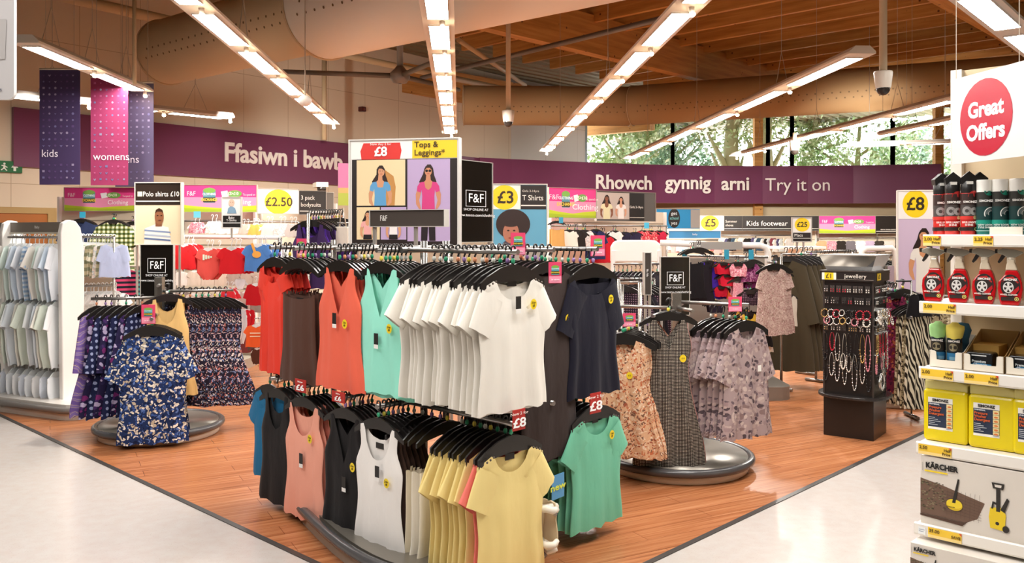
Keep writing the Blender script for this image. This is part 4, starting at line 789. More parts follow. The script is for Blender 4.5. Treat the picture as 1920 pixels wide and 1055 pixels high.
arm('small_jacket', dict(TEE, L=.3), W(1693, 527, 7.6), (.3, .9, 0), 3, .05, .1, [fab('#ddd5c4'), fab('#cfc7b8'), fab('#8f8a80')], 'pale top', 'left of the red spray bottles', 'top', sc=.75); rail('thin black rail left of the red spray bottles', W(1680, 524, 7.5), W(1709, 524, 7.5), .008, (1,), m=m_hang)
gar('black_coat', dict(COAT, L=.2, sl=None, wp=[(0, .1), (1, .13)]), W(1723, 530, 7.2), .3, fab('#171416'), 'black coat hanging just left of the spray bottle shelf', 'coat', None, 1.0)
rail('rail above the animal print skirts, running toward the shelves', W(1703, 592, 7.2), W(1736, 594, 7.4), .012)
# posters
wo = [('r', 1682, 356, 1760, 410, '#efe7e2'), ('p', ellpts(1716, 382, 24, 26), '#f2cb1c'), tx('£8', 1716, 383, 34, '#2f2210', bold=.02)] + woman(1731, 438, 21, '#e6dcd2', '#cf9168', '#2a1a17', low=6, cut=8)
pboard('framed_poster', 'tall lilac poster of a woman in white under a yellow £8', 'poster', (1684, 358, 1760, 610), 7.95, -.12, .03, '#cbb3c9', '#d8d2c8', 1.5, wo, posts=('#b4aea6', (1686, 1758), .02))
po = [('r', 254, 343, 338, 384, '#2a201a'), ('r', 255, 376, 337, 378, '#e8e2d8'), ('r', 258, 359, 267, 368, '#e8d9b8'), tx('Polo shirts £10', 302, 364, 13, '#f2ece2', sx=.86)]
po += [('p', [(270, 458), (272, 428), (292, 420), (316, 426), (322, 458)], '#e6e2dc')] + [('p', [(271, y), (320, y + 4), (320, y + 7), (271, y + 3)], c) for y, c in ((430, '#7d8fb0'), (438, '#a5b0c4'), (445, '#5d6f96'))]
po += [('r', 292, 408, 304, 424, '#7d4f35'), ('e', 299, 406, 8.5, 15, '#8a5a3d'), ('e', 296, 404, 1.6, 1, '#2a1812'), ('e', 303, 404, 1.6, 1, '#2a1812'), ('e', 300, 413, 3, 1, '#5a2f25'), ('p', [(291, 400), (293, 393), (299, 390), (305, 393), (307, 400), (303, 396), (295, 396)], '#3a261c')]
pboard('framed_poster', 'poster of a man in a striped polo shirt reading Polo shirts £10', 'poster', (254, 343, 339, 458), 8.8, -.05, .05, '#e0cfae', '#c9c2b6', 1.5, po, posts=('#b4aea6', (256, 336), .02), rough=.35)
bo = [('r', 925, 347, 976, 392, '#efe8e0'), ('p', ellpts(946, 370, 25, 23), '#f2cb1c'), tx('£3', 948, 371, 32, '#2f2210', bold=.02), ('r', 976, 347, 1024, 392, '#231b17'), ('r', 977, 384, 1024, 386, '#e8e2d8'), tx('Girls 3-14yrs', 979, 358, 6, '#d8d0c4', 'LEFT'), tx('T Shirts', 979, 371, 14, '#f2ece2', 'LEFT', sx=.9)]
bo += [('p', [(938, 462), (946, 452), (975, 448), (995, 462)], '#4a4350'), ('e', 962, 420, 32, 28, '#2c1c18'), ('e', 958, 436, 15, 20, '#a8705a'), ('e', 953, 432, 2.4, 1.5, '#1d120f'), ('e', 964, 432, 2.4, 1.5, '#1d120f'), ('e', 958, 446, 5, 1.8, '#8a4038'), ('e', 958, 415, 20, 10, '#2c1c18')]
pboard('framed_poster', 'blue poster of a girl with big curly hair below a £3 price', 'poster', (925, 346, 1025, 462), 9.3, .1, .04, '#5fa0bd', '#cfc9c0', 1.8, bo, posts=('#b4aea6', (928, 1022), .02))
pboard('small_sign', 'small framed card of a baby on a post over the red baby clothes', 'sign', (417, 370, 452, 427), 9.0, 0, .02, '#e6e6e4', '#d0ccc4', 1.2, [('r', 418, 404, 451, 426, '#1c1816'), ('r', 418, 417, 451, 418.5, '#e8e8e6'), tx('Baby', 434, 408, 6, '#f0f0ee'), tx('T-Shirts', 434, 413, 6, '#f0f0ee'), ('p', [(426, 400), (428, 390), (434, 386), (441, 390), (444, 400)], '#7d9db5'), ('e', 434.5, 380, 5.5, 7, '#e2b7a2'), ('e', 432.5, 379, .7, .7, '#40302a'), ('e', 437, 379, .7, .7, '#40302a')], posts=('#d0ccc4', (434,), 1.55))
pboard('small_sign', 'small framed Macs card with yellow £25 over the dark coats', 'sign', (1486, 408, 1521, 453), 9.4, 0, .02, '#efe8e0', '#b7b0a6', 1.2, [('e', 1504, 421, 14, 13, '#f2cb1c'), tx('£25', 1504, 421, 13, '#2f2210', bold=.02), ('r', 1487, 436, 1520, 452, '#231b17'), ('r', 1487, 446, 1520, 447, '#e8e2d8'), tx('Macs', 1489, 441, 8, '#f2ece2', 'LEFT')], posts=('#b7b0a6', (1495, 1507), 1.4))
# header boards
def promo(label, box, Z, rz, side=True):
    x0, y0, x1, y1 = box; w = x1 - x0; h = y1 - y0; f = lambda a: x0 + a * w; g_ = lambda b: y0 + b * h
    ops = [('r', f(.0), g_(.45), x1, y1, '#e58fb0'), ('p', [(x0, g_(.74)), (f(.2), g_(.8)), (f(.5), g_(.86)), (f(.75), g_(.8)), (x1, g_(.76)), (x1, y1), (x0, y1)], '#b7c62f'), ('p', [(x0, g_(.86)), (f(.3), g_(.9)), (x1, g_(.92)), (x1, y1), (x0, y1)], '#9fb52c'),
           tx('F&F', f(.1), g_(.32), h * .24, '#f6d8e2', sx=.9), ('p', [(f(.26), g_(.2)), (f(.35), g_(.08)), (f(.44), g_(.2)), (f(.43), g_(.66)), (f(.27), g_(.66))], '#5f8f9c'), ('e', f(.35), g_(.2), w * .085, h * .1, '#7aa94e'), ('r', f(.265), g_(.46), f(.435), g_(.64), '#3e3a34'),
           tx('CLOTHING', f(.35), g_(.34), h * .13, '#eaf6f4', sx=.75, bold=.02), tx('EXCHANGE', f(.35), g_(.55), h * .15, '#f1d34a', sx=.75, bold=.02), ('p', [(f(.51), g_(.24)), (f(.6), g_(.2)), (f(.62), g_(.42)), (f(.53), g_(.46))], '#e6e2e6'), ('e', f(.7), g_(.32), w * .1, h * .13, '#6f9f4e'), tx('£5>£10', f(.68), g_(.32), h * .16, '#eaf2dc', sx=.8, bold=.02),
           tx('To spend on', f(.9), g_(.36), h * .12, '#f6d8e2', sx=.75), tx('Clothing', f(.76), g_(.64), h * .26, '#f6e6ec', bold=.01)]
    pboard('header_board', label, 'sign', box, Z, rz, .03, '#dc3f86', '#9b9287', .8, ops, group='pink clothing exchange header boards')
promo('pink clothing exchange board at left, above the denim shirt', (121, 352, 253, 395), 10.6, .05); promo('pink clothing exchange board above the pink baby hats', (345, 347, 481, 397), 10.3, .0)
promo('pink clothing exchange board above the girls clothes', (1030, 353, 1118, 408), 11.8, .62); promo('pink clothing exchange board on the far back wall', (1536, 405, 1641, 437), 19.5, 0)
pboard('header_board', 'white header board with yellow £2.50 price circle', 'sign', (484, 354, 560, 400), 10.6, .35, .03, '#efe8dd', '#9b9287', .8, [('p', ellpts(522, 378, 26, 23), '#f5c81f'), tx('£2.50', 523, 379, 23, '#3a2a10', bold=.02), tx('from', 507, 367, 6, '#8a6a20')])
pboard('header_board', 'black header board reading 3 pack bodysuits', 'sign', (561, 358, 611, 402), 11.1, .4, .03, '#2b2521', '#9b9287', .8, [tx('3 pack', 564, 371, 11, '#e8e2d8', 'LEFT', sx=.9), tx('bodysuits', 564, 384, 11, '#e8e2d8', 'LEFT', sx=.9), ('r', 562, 395, 610, 396.5, '#d8d2c8')])
pboard('header_board', 'plain grey header end beside the 3 pack bodysuits board', 'sign', (612, 361, 625, 404), 11.5, .5, .03, '#6f675d', '#b9b2a6', .8)
gp = [('r', 1120, 362, 1180, 411, '#b8aca2')] + woman(1138, 371, 9, '#d8d2a8', '#7d5038', '#2a1a16', cut=4.4) + woman(1164, 373, 8, '#e0dad4', '#c99476', '#2a1a16', cut=4.6) + [('r', 1180, 362, 1208, 413, '#1d1917'), ('r', 1180, 407, 1208, 408, '#d8d2c8'), tx('Girls 3-14yrs', 1193, 388, 6.5, '#e8e2d8', sx=.75)]
pboard('header_board', 'header board with photo of two girls and a black end', 'sign', (1120, 360, 1230, 414), 12.8, .62, .03, '#57534f', '#9b9287', .8, gp)
pboard('header_board', 'bright blue header board with a black oval of school lettering', 'sign', (1231, 392, 1312, 428), 16.5, .15, .03, '#1f84b8', '#b7b0a6', .8, [('e', 1264, 409, 11, 18, '#1a1816'), tx('get', 1264, 400, 9, '#dfe9ea'), tx('school', 1264, 409, 8, '#7fd0d0', sx=.8), tx('yes', 1264, 418, 9, '#dfe9ea'), ('r', 1295, 393, 1312, 427, '#98948e')])
pboard('header_board', 'white back-wall board with yellow £5 price circle', 'sign', (1312, 404, 1357, 432), 19.5, 0, .03, '#efe8dd', '#9b9287', .6, [('p', ellpts(1331, 418, 17, 14), '#f5c81f'), tx('£5', 1332, 418, 21, '#3a2a10', bold=.02)])
pboard('header_board', 'black back-wall board reading Kids footwear', 'sign', (1358, 405, 1535, 432), 19.5, 0, .03, '#1f1a17', '#8b847a', .6, [('r', 1358, 428, 1535, 429, '#d8d2c8'), ('r', 1391, 405, 1392, 432, '#4a433c'), tx('Summer', 1360, 415, 6.5, '#d8d0c4', 'LEFT'), tx('shoes', 1360, 422, 6.5, '#d8d0c4', 'LEFT'), tx('Kids footwear', 1438, 419, 13.5, '#ece6dc')])
pboard('header_board', 'black back-wall board right of the pink one', 'sign', (1642, 405, 1700, 437), 19.5, 0, .03, '#1f1a17', '#8b847a', .6, [('r', 1642, 433, 1700, 434, '#d8d2c8'), tx('www.tesco.com/clothing', 1671, 430, 4, '#d8d2c8')], posts=('#8b847a', (1645, 1697), .02))
pboard('small_sign', 'long blue strip sign low above the white gondola', 'sign', (1254, 433, 1351, 446), 13.5, -.12, .03, '#3f87b8', '#d8d6d2', .8, [tx('baby', 1303, 439, 5, '#e8f0f4')])
pboard('hanging_card', 'narrow pink and green promotion panel left of the framed poster', 'sign', (634, 306, 654, 385), 8.2, .3, .01, '#d97fa8', None, 2, [('r', 634, 360, 654, 385, '#b9c04a'), ('r', 634, 352, 654, 362, '#d9b46a')])
t = T('dome_camera', 'small dark dome camera on a white bracket under the left purple sign', 'security camera', W(603, 357, 15.0), .4); q = MB(); q.box(-.1, .1, -.08, .3, .06, .14); q.build('bracket', M('#cfc6b6', .5), t); q = MB(); q.ell((0, 0, .03), .08, .08, .08); q.build('dome', M('#221d1b', .1), t)
# ------------------------------------------------------------------ car-care shelves at the right
def lay(t_, ops, y0=-.001, k=1.0, rough=.4, name='print', fx=lambda x: x, fz=lambda z: z, par=None):
    """flat print ops in the thing's own metres (z up)"""
    pr = MB(); cols = []; n = 0; par = par or t_; st = min(.0004, .004 / max(1, len(ops)))
    for op in ops:
        n += 1; y = y0 - st * n; c = op[-1]
        if op[0] == 't':
            _, s, x, z, size, al, bold, sx, c = op; txt(s, size, M(c, .5), par, x, z, y, al, bold, sx); continue
        if c not in cols: cols.append(c)
        mi = cols.index(c)
        if op[0] == 'r': pr.flat([(op[1], op[2]), (op[3], op[2]), (op[3], op[4]), (op[1], op[4])], y, mi)
        elif op[0] == 'e': pr.flat(ellpts(*op[1:5]), y, mi)
        elif op[0] == 'p': pr.flat(op[1], y, mi)
    if cols: pr.build(name, [M(c, rough) for c in cols], par)
SO = Vector((1.91, 4.0, 0)); SEX = Vector((.721, -.693, 0)); SEY = Vector((.693, .721, 0))
def SX(px, yo=0):
    r = (px - CXP) / FPX; b = SO + SEY * yo; return (r * b.y - b.x) / (SEX.x - r * SEX.y)
def SP(px, yo, z): p = SO + SEY * yo + SEX * SX(px, yo); p.z = z; return p
m_shelf = M('#e4ddd2', .35); m_sback = M('#cdb895', .6)
SH = [(1.588, 0, .4), (1.284, -.05, .45), (.986, -.055, .455), (.65, -.09, .49), (.29, -.115, .515)]
t = T('shelf_unit', 'white metal shelf unit of car cleaning goods at the right edge', 'shelves', SO, R1)
q = MB(); q.box(0, 1.05, .4, .43, 0, 2.4); q.build('back_panel', m_sback, t)
for x in (.0, 1.0): q = MB(); q.box(x - .0, x + .05, .36, .4, 0, 2.4); q.build('upright', m_shelf, t)
q = MB(); q.box(.0, 1.05, -.22, .4, 0, .02); q.build('base_deck', m_shelf, t)
for i, (z, yo, dp) in enumerate(SH):
    q = MB(); q.box(.0, 1.02, yo, yo + dp, z - .03, z); q.build('shelf', m_shelf, t)
    q = MB(); q.prism([(yo - .012, z - .048), (yo - .016, z - .04), (yo - .016, z + .002), (yo - .01, z + .006), (yo, z + .006), (yo, z - .048)], -.004, 1.02, 'x'); q.build('price_rail', M('#ebe6de', .25), t)
def ticket(label, px0, px1, i, big, side, y=0):
    z, yo, dp = SH[i]; x0, x1 = SX(px0, yo - .018), SX(px1, yo - .018); w = x1 - x0
    t = T('price_ticket', label, 'price ticket', SO + SEX * (x0 + w / 2) + SEY * (yo - .0175) + Vector((0, 0, z - .045)), R1, 'yellow shelf-edge price tickets'); q = MB(); q.box(-w / 2, w / 2, -.0012, 0, 0, .044); q.build('card', M('#f3c93a', .4), t)
    lay(t, [('r', -w / 2, 0, w / 2, .013, '#f6d98a'), ('p', [(w / 2, .044), (w / 2 - .012, .044), (w / 2, .032)], '#d8432c'), tx(big, -w / 2 + .004, .03, .02, '#6a5218', 'LEFT', .02), tx(side, w / 2 - .004, .022, .017, '#6a5218', 'RIGHT', .02)], -.0014)
ticket('yellow half price ticket reading 2.00 under the red spray cans', 1731, 1764, 0, '2.00', 'Half\nPrice'); ticket('yellow half price ticket reading 2.25 under the teal spray cans', 1825, 1862, 0, '2.25', 'Half\nPrice')
ticket('yellow half price ticket under the first red trigger spray bottle', 1731, 1792, 1, '2.00', 'Half\nPrice'); ticket('yellow half price ticket below the green and yellow cloths', 1727, 1787, 2, '2.00', 'Half\nPrice'); ticket('yellow half price ticket below the open carton of black tubs', 1808, 1872, 2, '2.00', 'Half\nPrice')
ticket('yellow ticket reading 2.50 below the first yellow liquid jug', 1722, 1784, 3, '2.50', 'Half\nPrice'); ticket('yellow ticket reading SAVE below the picture box', 1740, 1803, 4, '35.00', 'SAVE')
z, yo, dp = SH[4]; x0 = SX(1722, yo - .018); t = T('price_ticket', 'small white price ticket beside the SAVE ticket', 'price ticket', SO + SEX * (x0 + .015) + SEY * (yo - .0175) + Vector((0, 0, z - .04)), R1); q = MB(); q.box(-.016, .016, -.0012, 0, 0, .032); q.build('card', M('#eceff0', .4), t); lay(t, [('r', -.012, .02, .012, .022, '#6a7a9a'), ('r', -.012, .012, .008, .014, '#6a7a9a')])
# spray cans
def wrapped(t, r, ops, z0=0):
    """a print that wraps the can: ops rectangles and polygons in (arc, z)"""
    pr = MB(); cols = []; n = 0
    for op in ops:
        n += 1; rr = r + .0006 + .0003 * n; c = op[-1]
        if c not in cols: cols.append(c)
        mi = cols.index(c)
        if op[0] == 'r':
            a0, a1 = op[1] / r, op[3] / r; k = 10; vs = []
            for j in range(k + 1):
                a = a0 + (a1 - a0) * j / k; vs += [(rr * math.sin(a), -rr * math.cos(a), op[2]), (rr * math.sin(a), -rr * math.cos(a), op[4])]
            pr.add(vs, [(2 * j, 2 * j + 2, 2 * j + 3, 2 * j + 1) for j in range(k)], mi, True)
        elif op[0] == 'ring':
            _, cx_, cz_, r0, r1, a0, a1, c = op; k = 18; vs = []
            for j in range(k + 1):
                a = a0 + (a1 - a0) * j / k
                for q_ in (r0, r1): u = (cx_ + q_ * math.cos(a)) / r; vs.append((rr * math.sin(u), -rr * math.cos(u), cz_ + q_ * math.sin(a)))
            pr.add(vs, [(2 * j, 2 * j + 2, 2 * j + 3, 2 * j + 1) for j in range(k)], mi)
    pr.build('label_print', [M(c, .3) for c in cols], t)
def can(label, px, yo, col, cap, capn, group, rot=0):
    t = T('spray_can', label, 'spray can', SP(px, yo, SH[0][0] + .001), R1 + .45 + rot, group); r = .0325
    q = MB(); q.lathe([(0, 0), (r * .95, 0), (r, .004), (r, .19), (r * .9, .203), (r * .6, .21), (0, .212)], 24); q.build('can', M(col, .25), t)
    if capn == 'trigger':
        q = MB(); q.lathe([(r * .98, .19), (r * 1.02, .21), (r * 1.0, .235), (r * .7, .25), (0, .25)], 20); q.prism([(-.03, .235), (.03, .235), (.034, .262), (0, .292), (-.034, .262)], -.02, .028); q.build('spray_cap', M('#1b1918', .35), t)
        q = MB(); q.box(-.013, .013, -.036, -.03, .232, .245); q.build('nozzle', M('#c9c6be', .4), t)
        wrapped(t, r, [('r', -.06, .125, .06, .19, '#3a2a28'), ('ring', .02, .175, 0, .028, 0, PI, '#b0302e'), ('r', -.05, .085, .05, .14, '#4a4442'), ('ring', -.012, .112, .008, .02, 0, 6.28, '#8f8a88'), ('ring', .018, .11, .006, .018, 0, 6.28, '#a39e9a'), ('r', -.06, .072, .06, .088, '#c63a34'), ('ring', .022, .082, 0, .009, 0, 6.28, '#d8c48a'), ('r', -.06, .022, .06, .038, '#2a2422'), ('ring', .026, .03, .005, .008, 0, 6.28, '#e3cf7a')])
        ops = [tx('SIMONIZ', 0, .152, .014, '#f0eae4', bold=.03, sx=1), tx('BRILLIANT\nSHINE', -.004, .054, .012, '#f0eae4', bold=.02)]
    else:
        q = MB(); q.lathe([(r * .99, .195), (r * 1.0, .2), (r * 1.0, .245), (r * .96, .25), (0, .251)], 24); q.build('cap', M('#eeebe4', .35), t)
        wrapped(t, r, [('r', -.06, .13, .06, .195, '#33322f'), ('ring', .015, .2, 0, .022, PI, 2 * PI, '#1f7f68'), ('r', -.06, .06, .06, .13, '#1d3a3a'), ('ring', .022, .098, .026, .03, .3, 3.6, '#dcdcd6'), ('ring', .022, .098, .014, .024, .6, 3.3, '#5f6a6a'), ('ring', .022, .098, .012, .014, .3, 3.6, '#c9cbc8'), ('r', -.06, .05, .06, .07, '#2470a0' if rot else '#1f8a78'), ('r', -.06, .02, .06, .024, '#9fd0c8')])
        ops = [tx('SIMONIZ', 0, .155, .014, '#e6e6e2', bold=.03), tx('NEW LOOK\nTYRE SHINE', -.004, .042, .011, '#e2ece8', bold=.02)]
    for op in ops: txt(op[1], op[4], M(op[8], .5), t, op[2], op[3], -r - .0035, 'CENTER', op[6], op[7])
for i, (px, yo) in enumerate(((1764, .12), (1786, .07), (1816, .065))): can(['red spray can with black trigger top, at the shelf corner', 'red spray can with black trigger top, middle of three', 'red spray can with black trigger top, next to the teal cans'][i], px, yo, '#c4302c', 'k', 'trigger', 'red spray cans on the top shelf', .2 if i == 0 else 0)
can('red spray can partly hidden behind the others on the top shelf', 1836, .14, '#c4302c', 'k', 'trigger', 'red spray cans on the top shelf')
for i, px in enumerate((1846, 1876, 1908)): can(['teal spray can with white cap, next to the red cans', 'teal spray can with white cap, middle of three', 'blue green spray can with white cap, at the right picture edge'][i], px, .065, '#1d6f68', 'w', 'cap', 'teal spray cans on the top shelf', 0)
t = T('carton_tray', 'low white carton front before the teal spray cans', 'carton', SP(1886, .012, SH[0][0]), R1); w = SX(1918, 0) - SX(1856, 0); q = MB(); q.box(-w / 2, w / 2, 0, .004, 0, .04); q.box(-w / 2, w / 2, 0, .1, 0, .003); q.build('card', M('#e9e0d2', .6), t)
# trigger sprays
m_red = M('#b3161c', .12); m_clearb = M('#cfc0aa', .12); m_grey = M('#8d887c', .2)
for i, px in enumerate((1751, 1798, 1846, 1895)):
    t = T('trigger_bottle', 'red wheel cleaner trigger bottle, %s from the left on the second shelf' % ORD[i], 'spray bottle', SP(px, .05, SH[1][0] + .001), R1 + .12, 'red trigger bottles on the second shelf')
    q = MB(); q.prism([(-.036, 0), (.034, 0), (.043, .03), (.048, .07), (.045, .1), (.035, .135), (.028, .152), (-.018, .152), (-.02, .134), (-.045, .104), (-.048, .07), (-.043, .03)], -.024, .024); q.build('bottle', m_red, t, bevel=.006)
    q = MB(); q.prism([(.028, .152), (.02, .178), (.017, .184), (.017, .2), (-.012, .2), (-.012, .184), (-.015, .178), (-.018, .152)], -.02, .02); q.build('bottle_shoulder', m_clearb, t, bevel=.005)
    q = MB(); q.lathe([(.016, .185), (.017, .19), (.017, .207), (.014, .21)], 14, c=(.002, 0, 0)); q.build('collar', M('#d9cdb8', .3), t)
    q = MB(); q.prism([(-.05, .24), (-.05, .226), (-.03, .22), (-.012, .208), (.018, .208), (.05, .228), (.046, .234), (.01, .245), (-.03, .248)], -.012, .012); q.build('spray_head', m_grey, t, bevel=.003)
    q = MB(); q.prism([(-.033, .222), (-.05, .188), (-.044, .182), (-.034, .192), (-.02, .214)], -.007, .007); q.prism([(-.06, .244), (-.06, .228), (-.05, .226), (-.05, .246)], -.008, .008); q.build('trigger', M('#231f1d', .35), t)
    ops = [('e', .002, .085, .038, .05, '#2b2220'), ('p', [(-.03, .1), (-.015, .122), (.012, .126), (.034, .1), (.03, .096), (.01, .116), (-.012, .114)], '#b52a26'), ('e', -.006, .078, .0205, .0245, '#d9d6d2'), ('e', -.006, .078, .0165, .0205, '#2b2220')]
    for k in range(5): a = PI / 2 + 2 * PI * k / 5; c_, s_ = math.cos(a), math.sin(a); ops.append(('p', [(-.006 - s_ * .003, .078 + c_ * .003), (-.006 + c_ * .017 - s_ * .005, .078 + s_ * .021 + c_ * .005), (-.006 + c_ * .017 + s_ * .005, .078 + s_ * .021 - c_ * .005), (-.006 + s_ * .003, .078 - c_ * .003)], '#d9d6d2'))
    ops += [('p', [(.0, .052), (.034, .085), (.036, .07), (.02, .046)], '#b3161c'), tx('SIMONIZ', .002, .112, .013, '#f2eeea', bold=.03), tx('WHEEL CLEANER', -.004, .046, .0095, '#f6e9e2', bold=.02, sx=.9), ('r', -.034, .02, .036, .036, '#2b2220'), ('e', .026, .028, .0085, .0085, '#e3cf6a'), ('e', .026, .028, .006, .006, '#2b2220'), ('e', .026, .028, .003, .003, '#e3cf6a')]
    lay(t, ops, -.0245)
# carton with two cloth packs, open cartons with tubs
m_cart = M('#e0d8ca', .7); m_cardb = M('#a5834f', .8)
def carton(label, px0, px1, yo, h0, h1, dpt, inner, notch):
    i = 2; x0, x1 = SX(px0, yo), SX(px1, yo); w = x1 - x0
    t = T('open_carton', label, 'carton', SO + SEX * (x0 + w / 2) + SEY * yo + Vector((0, 0, SH[i][0] + .001)), R1, 'open display cartons on the third shelf'); q = MB()
    q.prism([(-w / 2, 0), (w / 2, 0), (w / 2, h0), (w / 2 - .02, h0), (w / 2 - .028, h0 - .004), (w / 2 - .03, notch), (-w / 2 + .03, notch), (-w / 2 + .028, h0 - .004), (-w / 2 + .02, h0), (-w / 2, h0)], 0, .003); q.build('front_wall', m_cart, t)
    q = MB()
    for x in (-w / 2, w / 2 - .003): q.prism([(0, 0), (dpt, 0), (dpt, h1), (.03, h0), (0, h0)], x, x + .003, 'x')
    q.box(-w / 2, w / 2, dpt - .003, dpt, 0, h1); q.box(-w / 2, w / 2, 0, dpt, 0, .003); q.build('carton_wall', m_cardb if inner else m_cart, t); return t, w
carton('white display carton holding the green and yellow cloth packs', 1743, 1804, .0, .075, .14, .2, False, .035)
for i, (px, c, nm) in enumerate(((1759, '#9fd28a', 'green'), (1790, '#ead767', 'yellow'))):
    t = T('cloth_pack', 'black pack of polishing cloth with %s cloth showing on top' % nm, 'cloth pack', SP(px, .05, SH[2][0] + .006), R1 + .2, 'cloth packs in the white carton'); r = .031
    q = MB(); q.lathe([(0, 0), (r * .9, 0), (r, .01), (r, .125), (r * .95, .13)], 20); q.build('sleeve', M('#1f2b33', .25), t)
    q = MB(); q.lathe([(r * .94, .125), (r * 1.1, .14), (r * 1.28, .17), (r * 1.2, .185), (r * .7, .19), (r * .4, .2), (0, .195)], 20)
    q.v = [(x * (1 + .08 * math.sin(5 * math.atan2(y, x) + 40 * z)), y * (1 + .08 * math.cos(4 * math.atan2(y, x))), z) for x, y, z in q.v]; q.build('cloth', fab(c), t)
    q = MB(); q.lathe([(r * 1.02, .0), (r * 1.03, .014)], 20); q.build('cloth_band', fab(c), t)
    wrapped(t, r, [('r', -.05, .07, .05, .11, '#2e2a26'), ('ring', -.004, .088, 0, .018, 0, 6.28, '#8f8468'), ('r', -.06, .03, .06, .062, '#2d6f9a'), ('r', -.02, .03, .03, .045, '#74a0b8')]); txt('SIMONIZ', .012, M('#f0eae4', .5), t, 0, .116, -r - .003, 'CENTER', .03)
t = T('cloth_pack', 'blue cloth pack standing behind the yellow one', 'cloth pack', SP(1803, .13, SH[2][0] + .006), R1); q = MB(); q.lathe([(0, 0), (.03, .0), (.031, .12), (.042, .16), (.03, .19), (0, .195)], 18); q.build('cloth', fab('#3d6c8c'), t)
for k, (a, b_) in enumerate(((1806, 1882), (1886, 1965))):
    t, w = carton('open carton with brown inside holding black tubs, %s' % ('next to the cloth packs' if k == 0 else 'at the right picture edge'), a, b_, -.01 + .005 * k, .075, .165, .26, True, .03)
    q = T('wax_tub', 'black wax tub lying in the open carton %s' % ('next to the cloth packs' if k == 0 else 'at the right picture edge'), 'tub', SP((a + b_) / 2 - 4, .055, SH[2][0] + .006), R1); mb = MB(); mb.prism(rrect(-.055, 0, .055, .075, .012), -.035, .05); mb.build('tub', M('#191b1f', .2), q, bevel=.004)
    lay(q, [('r', -.03, .06, .03, .065, '#cfd2d2'), ('p', [(-.05, .01), (-.02, .03), (.05, .026), (.05, .012)], '#2f86b8'), tx('Premium', 0, .036, .016, '#eef2f2', bold=.02), tx('Chamois', .005, .022, .016, '#eef2f2', bold=.02), ('e', -.042, .06, .006, .006, '#c9ccc8')], -.0355)
    mb = MB(); mb.box(-.055, .055, .06, .2, .0, .1); o = mb.build('card_insert', M('#c79a4a', .7), q)
# jugs
m_jug = M('#e2cc10', .18); m_jugt = M('#dcd28a', .2)
for i, px in enumerate((1772, 1859, 1945)):
    t = T('liquid_jug', 'large jug of yellow detergent, %s' % ['nearest the shelf end', 'middle one on its shelf', 'cut by the right picture edge'][i], 'jug', SP(px, -.02, SH[3][0] + .001), R1 + .03, 'yellow jugs on the fourth shelf'); w = .094
    q = MB(); q.prism(rrect(-w, 0, w, .236, .018), 0, .13); q.build('body', m_jug, t, bevel=.012)
    q = MB(); H = .315
    q.prism([(-w + .004, .232), (w - .004, .232), (w - .004, .265), (.045, .275), (-w + .004, .275)], .012, .118)
    q.prism([(-w + .004, .27), (-w + .04, .27), (-w + .04, .3), (.0, .3), (.002, .27), (.05, .27), (.046, .3), (.03, H), (-.05, H), (-w + .025, .305), (-w + .008, .29)], .03, .1); q.build('shoulder', m_jugt, t, bevel=.006)
    q = MB(); q.lathe([(.018, .265), (.02, .268), (.02, .296), (.0, .3)], 16, c=(.066, .065, 0)); q.build('cap', M('#e6dcae', .4), t)
    a, b_ = -w + .022, w - .062
    ops = [('r', a, .055, b_, .2, '#efece4'), ('r', a, .066, b_, .176, '#27324a'), ('r', b_ - .026, .068, b_ - .002, .174, '#f0dca0')]
    for k in range(6): zz = .16 - k * .0185; ops += [('r', b_ - .026, zz - .006, b_ - .002, zz - .0045, '#27324a'), ('e', b_ - .014, zz + .003, .008, .004, '#dd7a3a')]
    ops += [tx('SIMONIZ', (a + b_) / 2, .188, .017, '#1c1a1a', bold=.03), tx('UNIVERSAL', a + .004, .17, .009, '#e6eaf0', 'LEFT', .02)]
    ops += [tx(s, a + .004, .156 - .0145 * k, .0165, '#e0652a', 'LEFT', .015, .92) for k, s in enumerate(('Pressure', 'Washer', 'Detergent'))]
    for k in range(5): ops.append(('r', a + .004, .108 - k * .008, a + .03 + .012 * ((k * 7) % 3), .1105 - k * .008, '#c4c8d0'))
    lay(t, ops, -.0008)
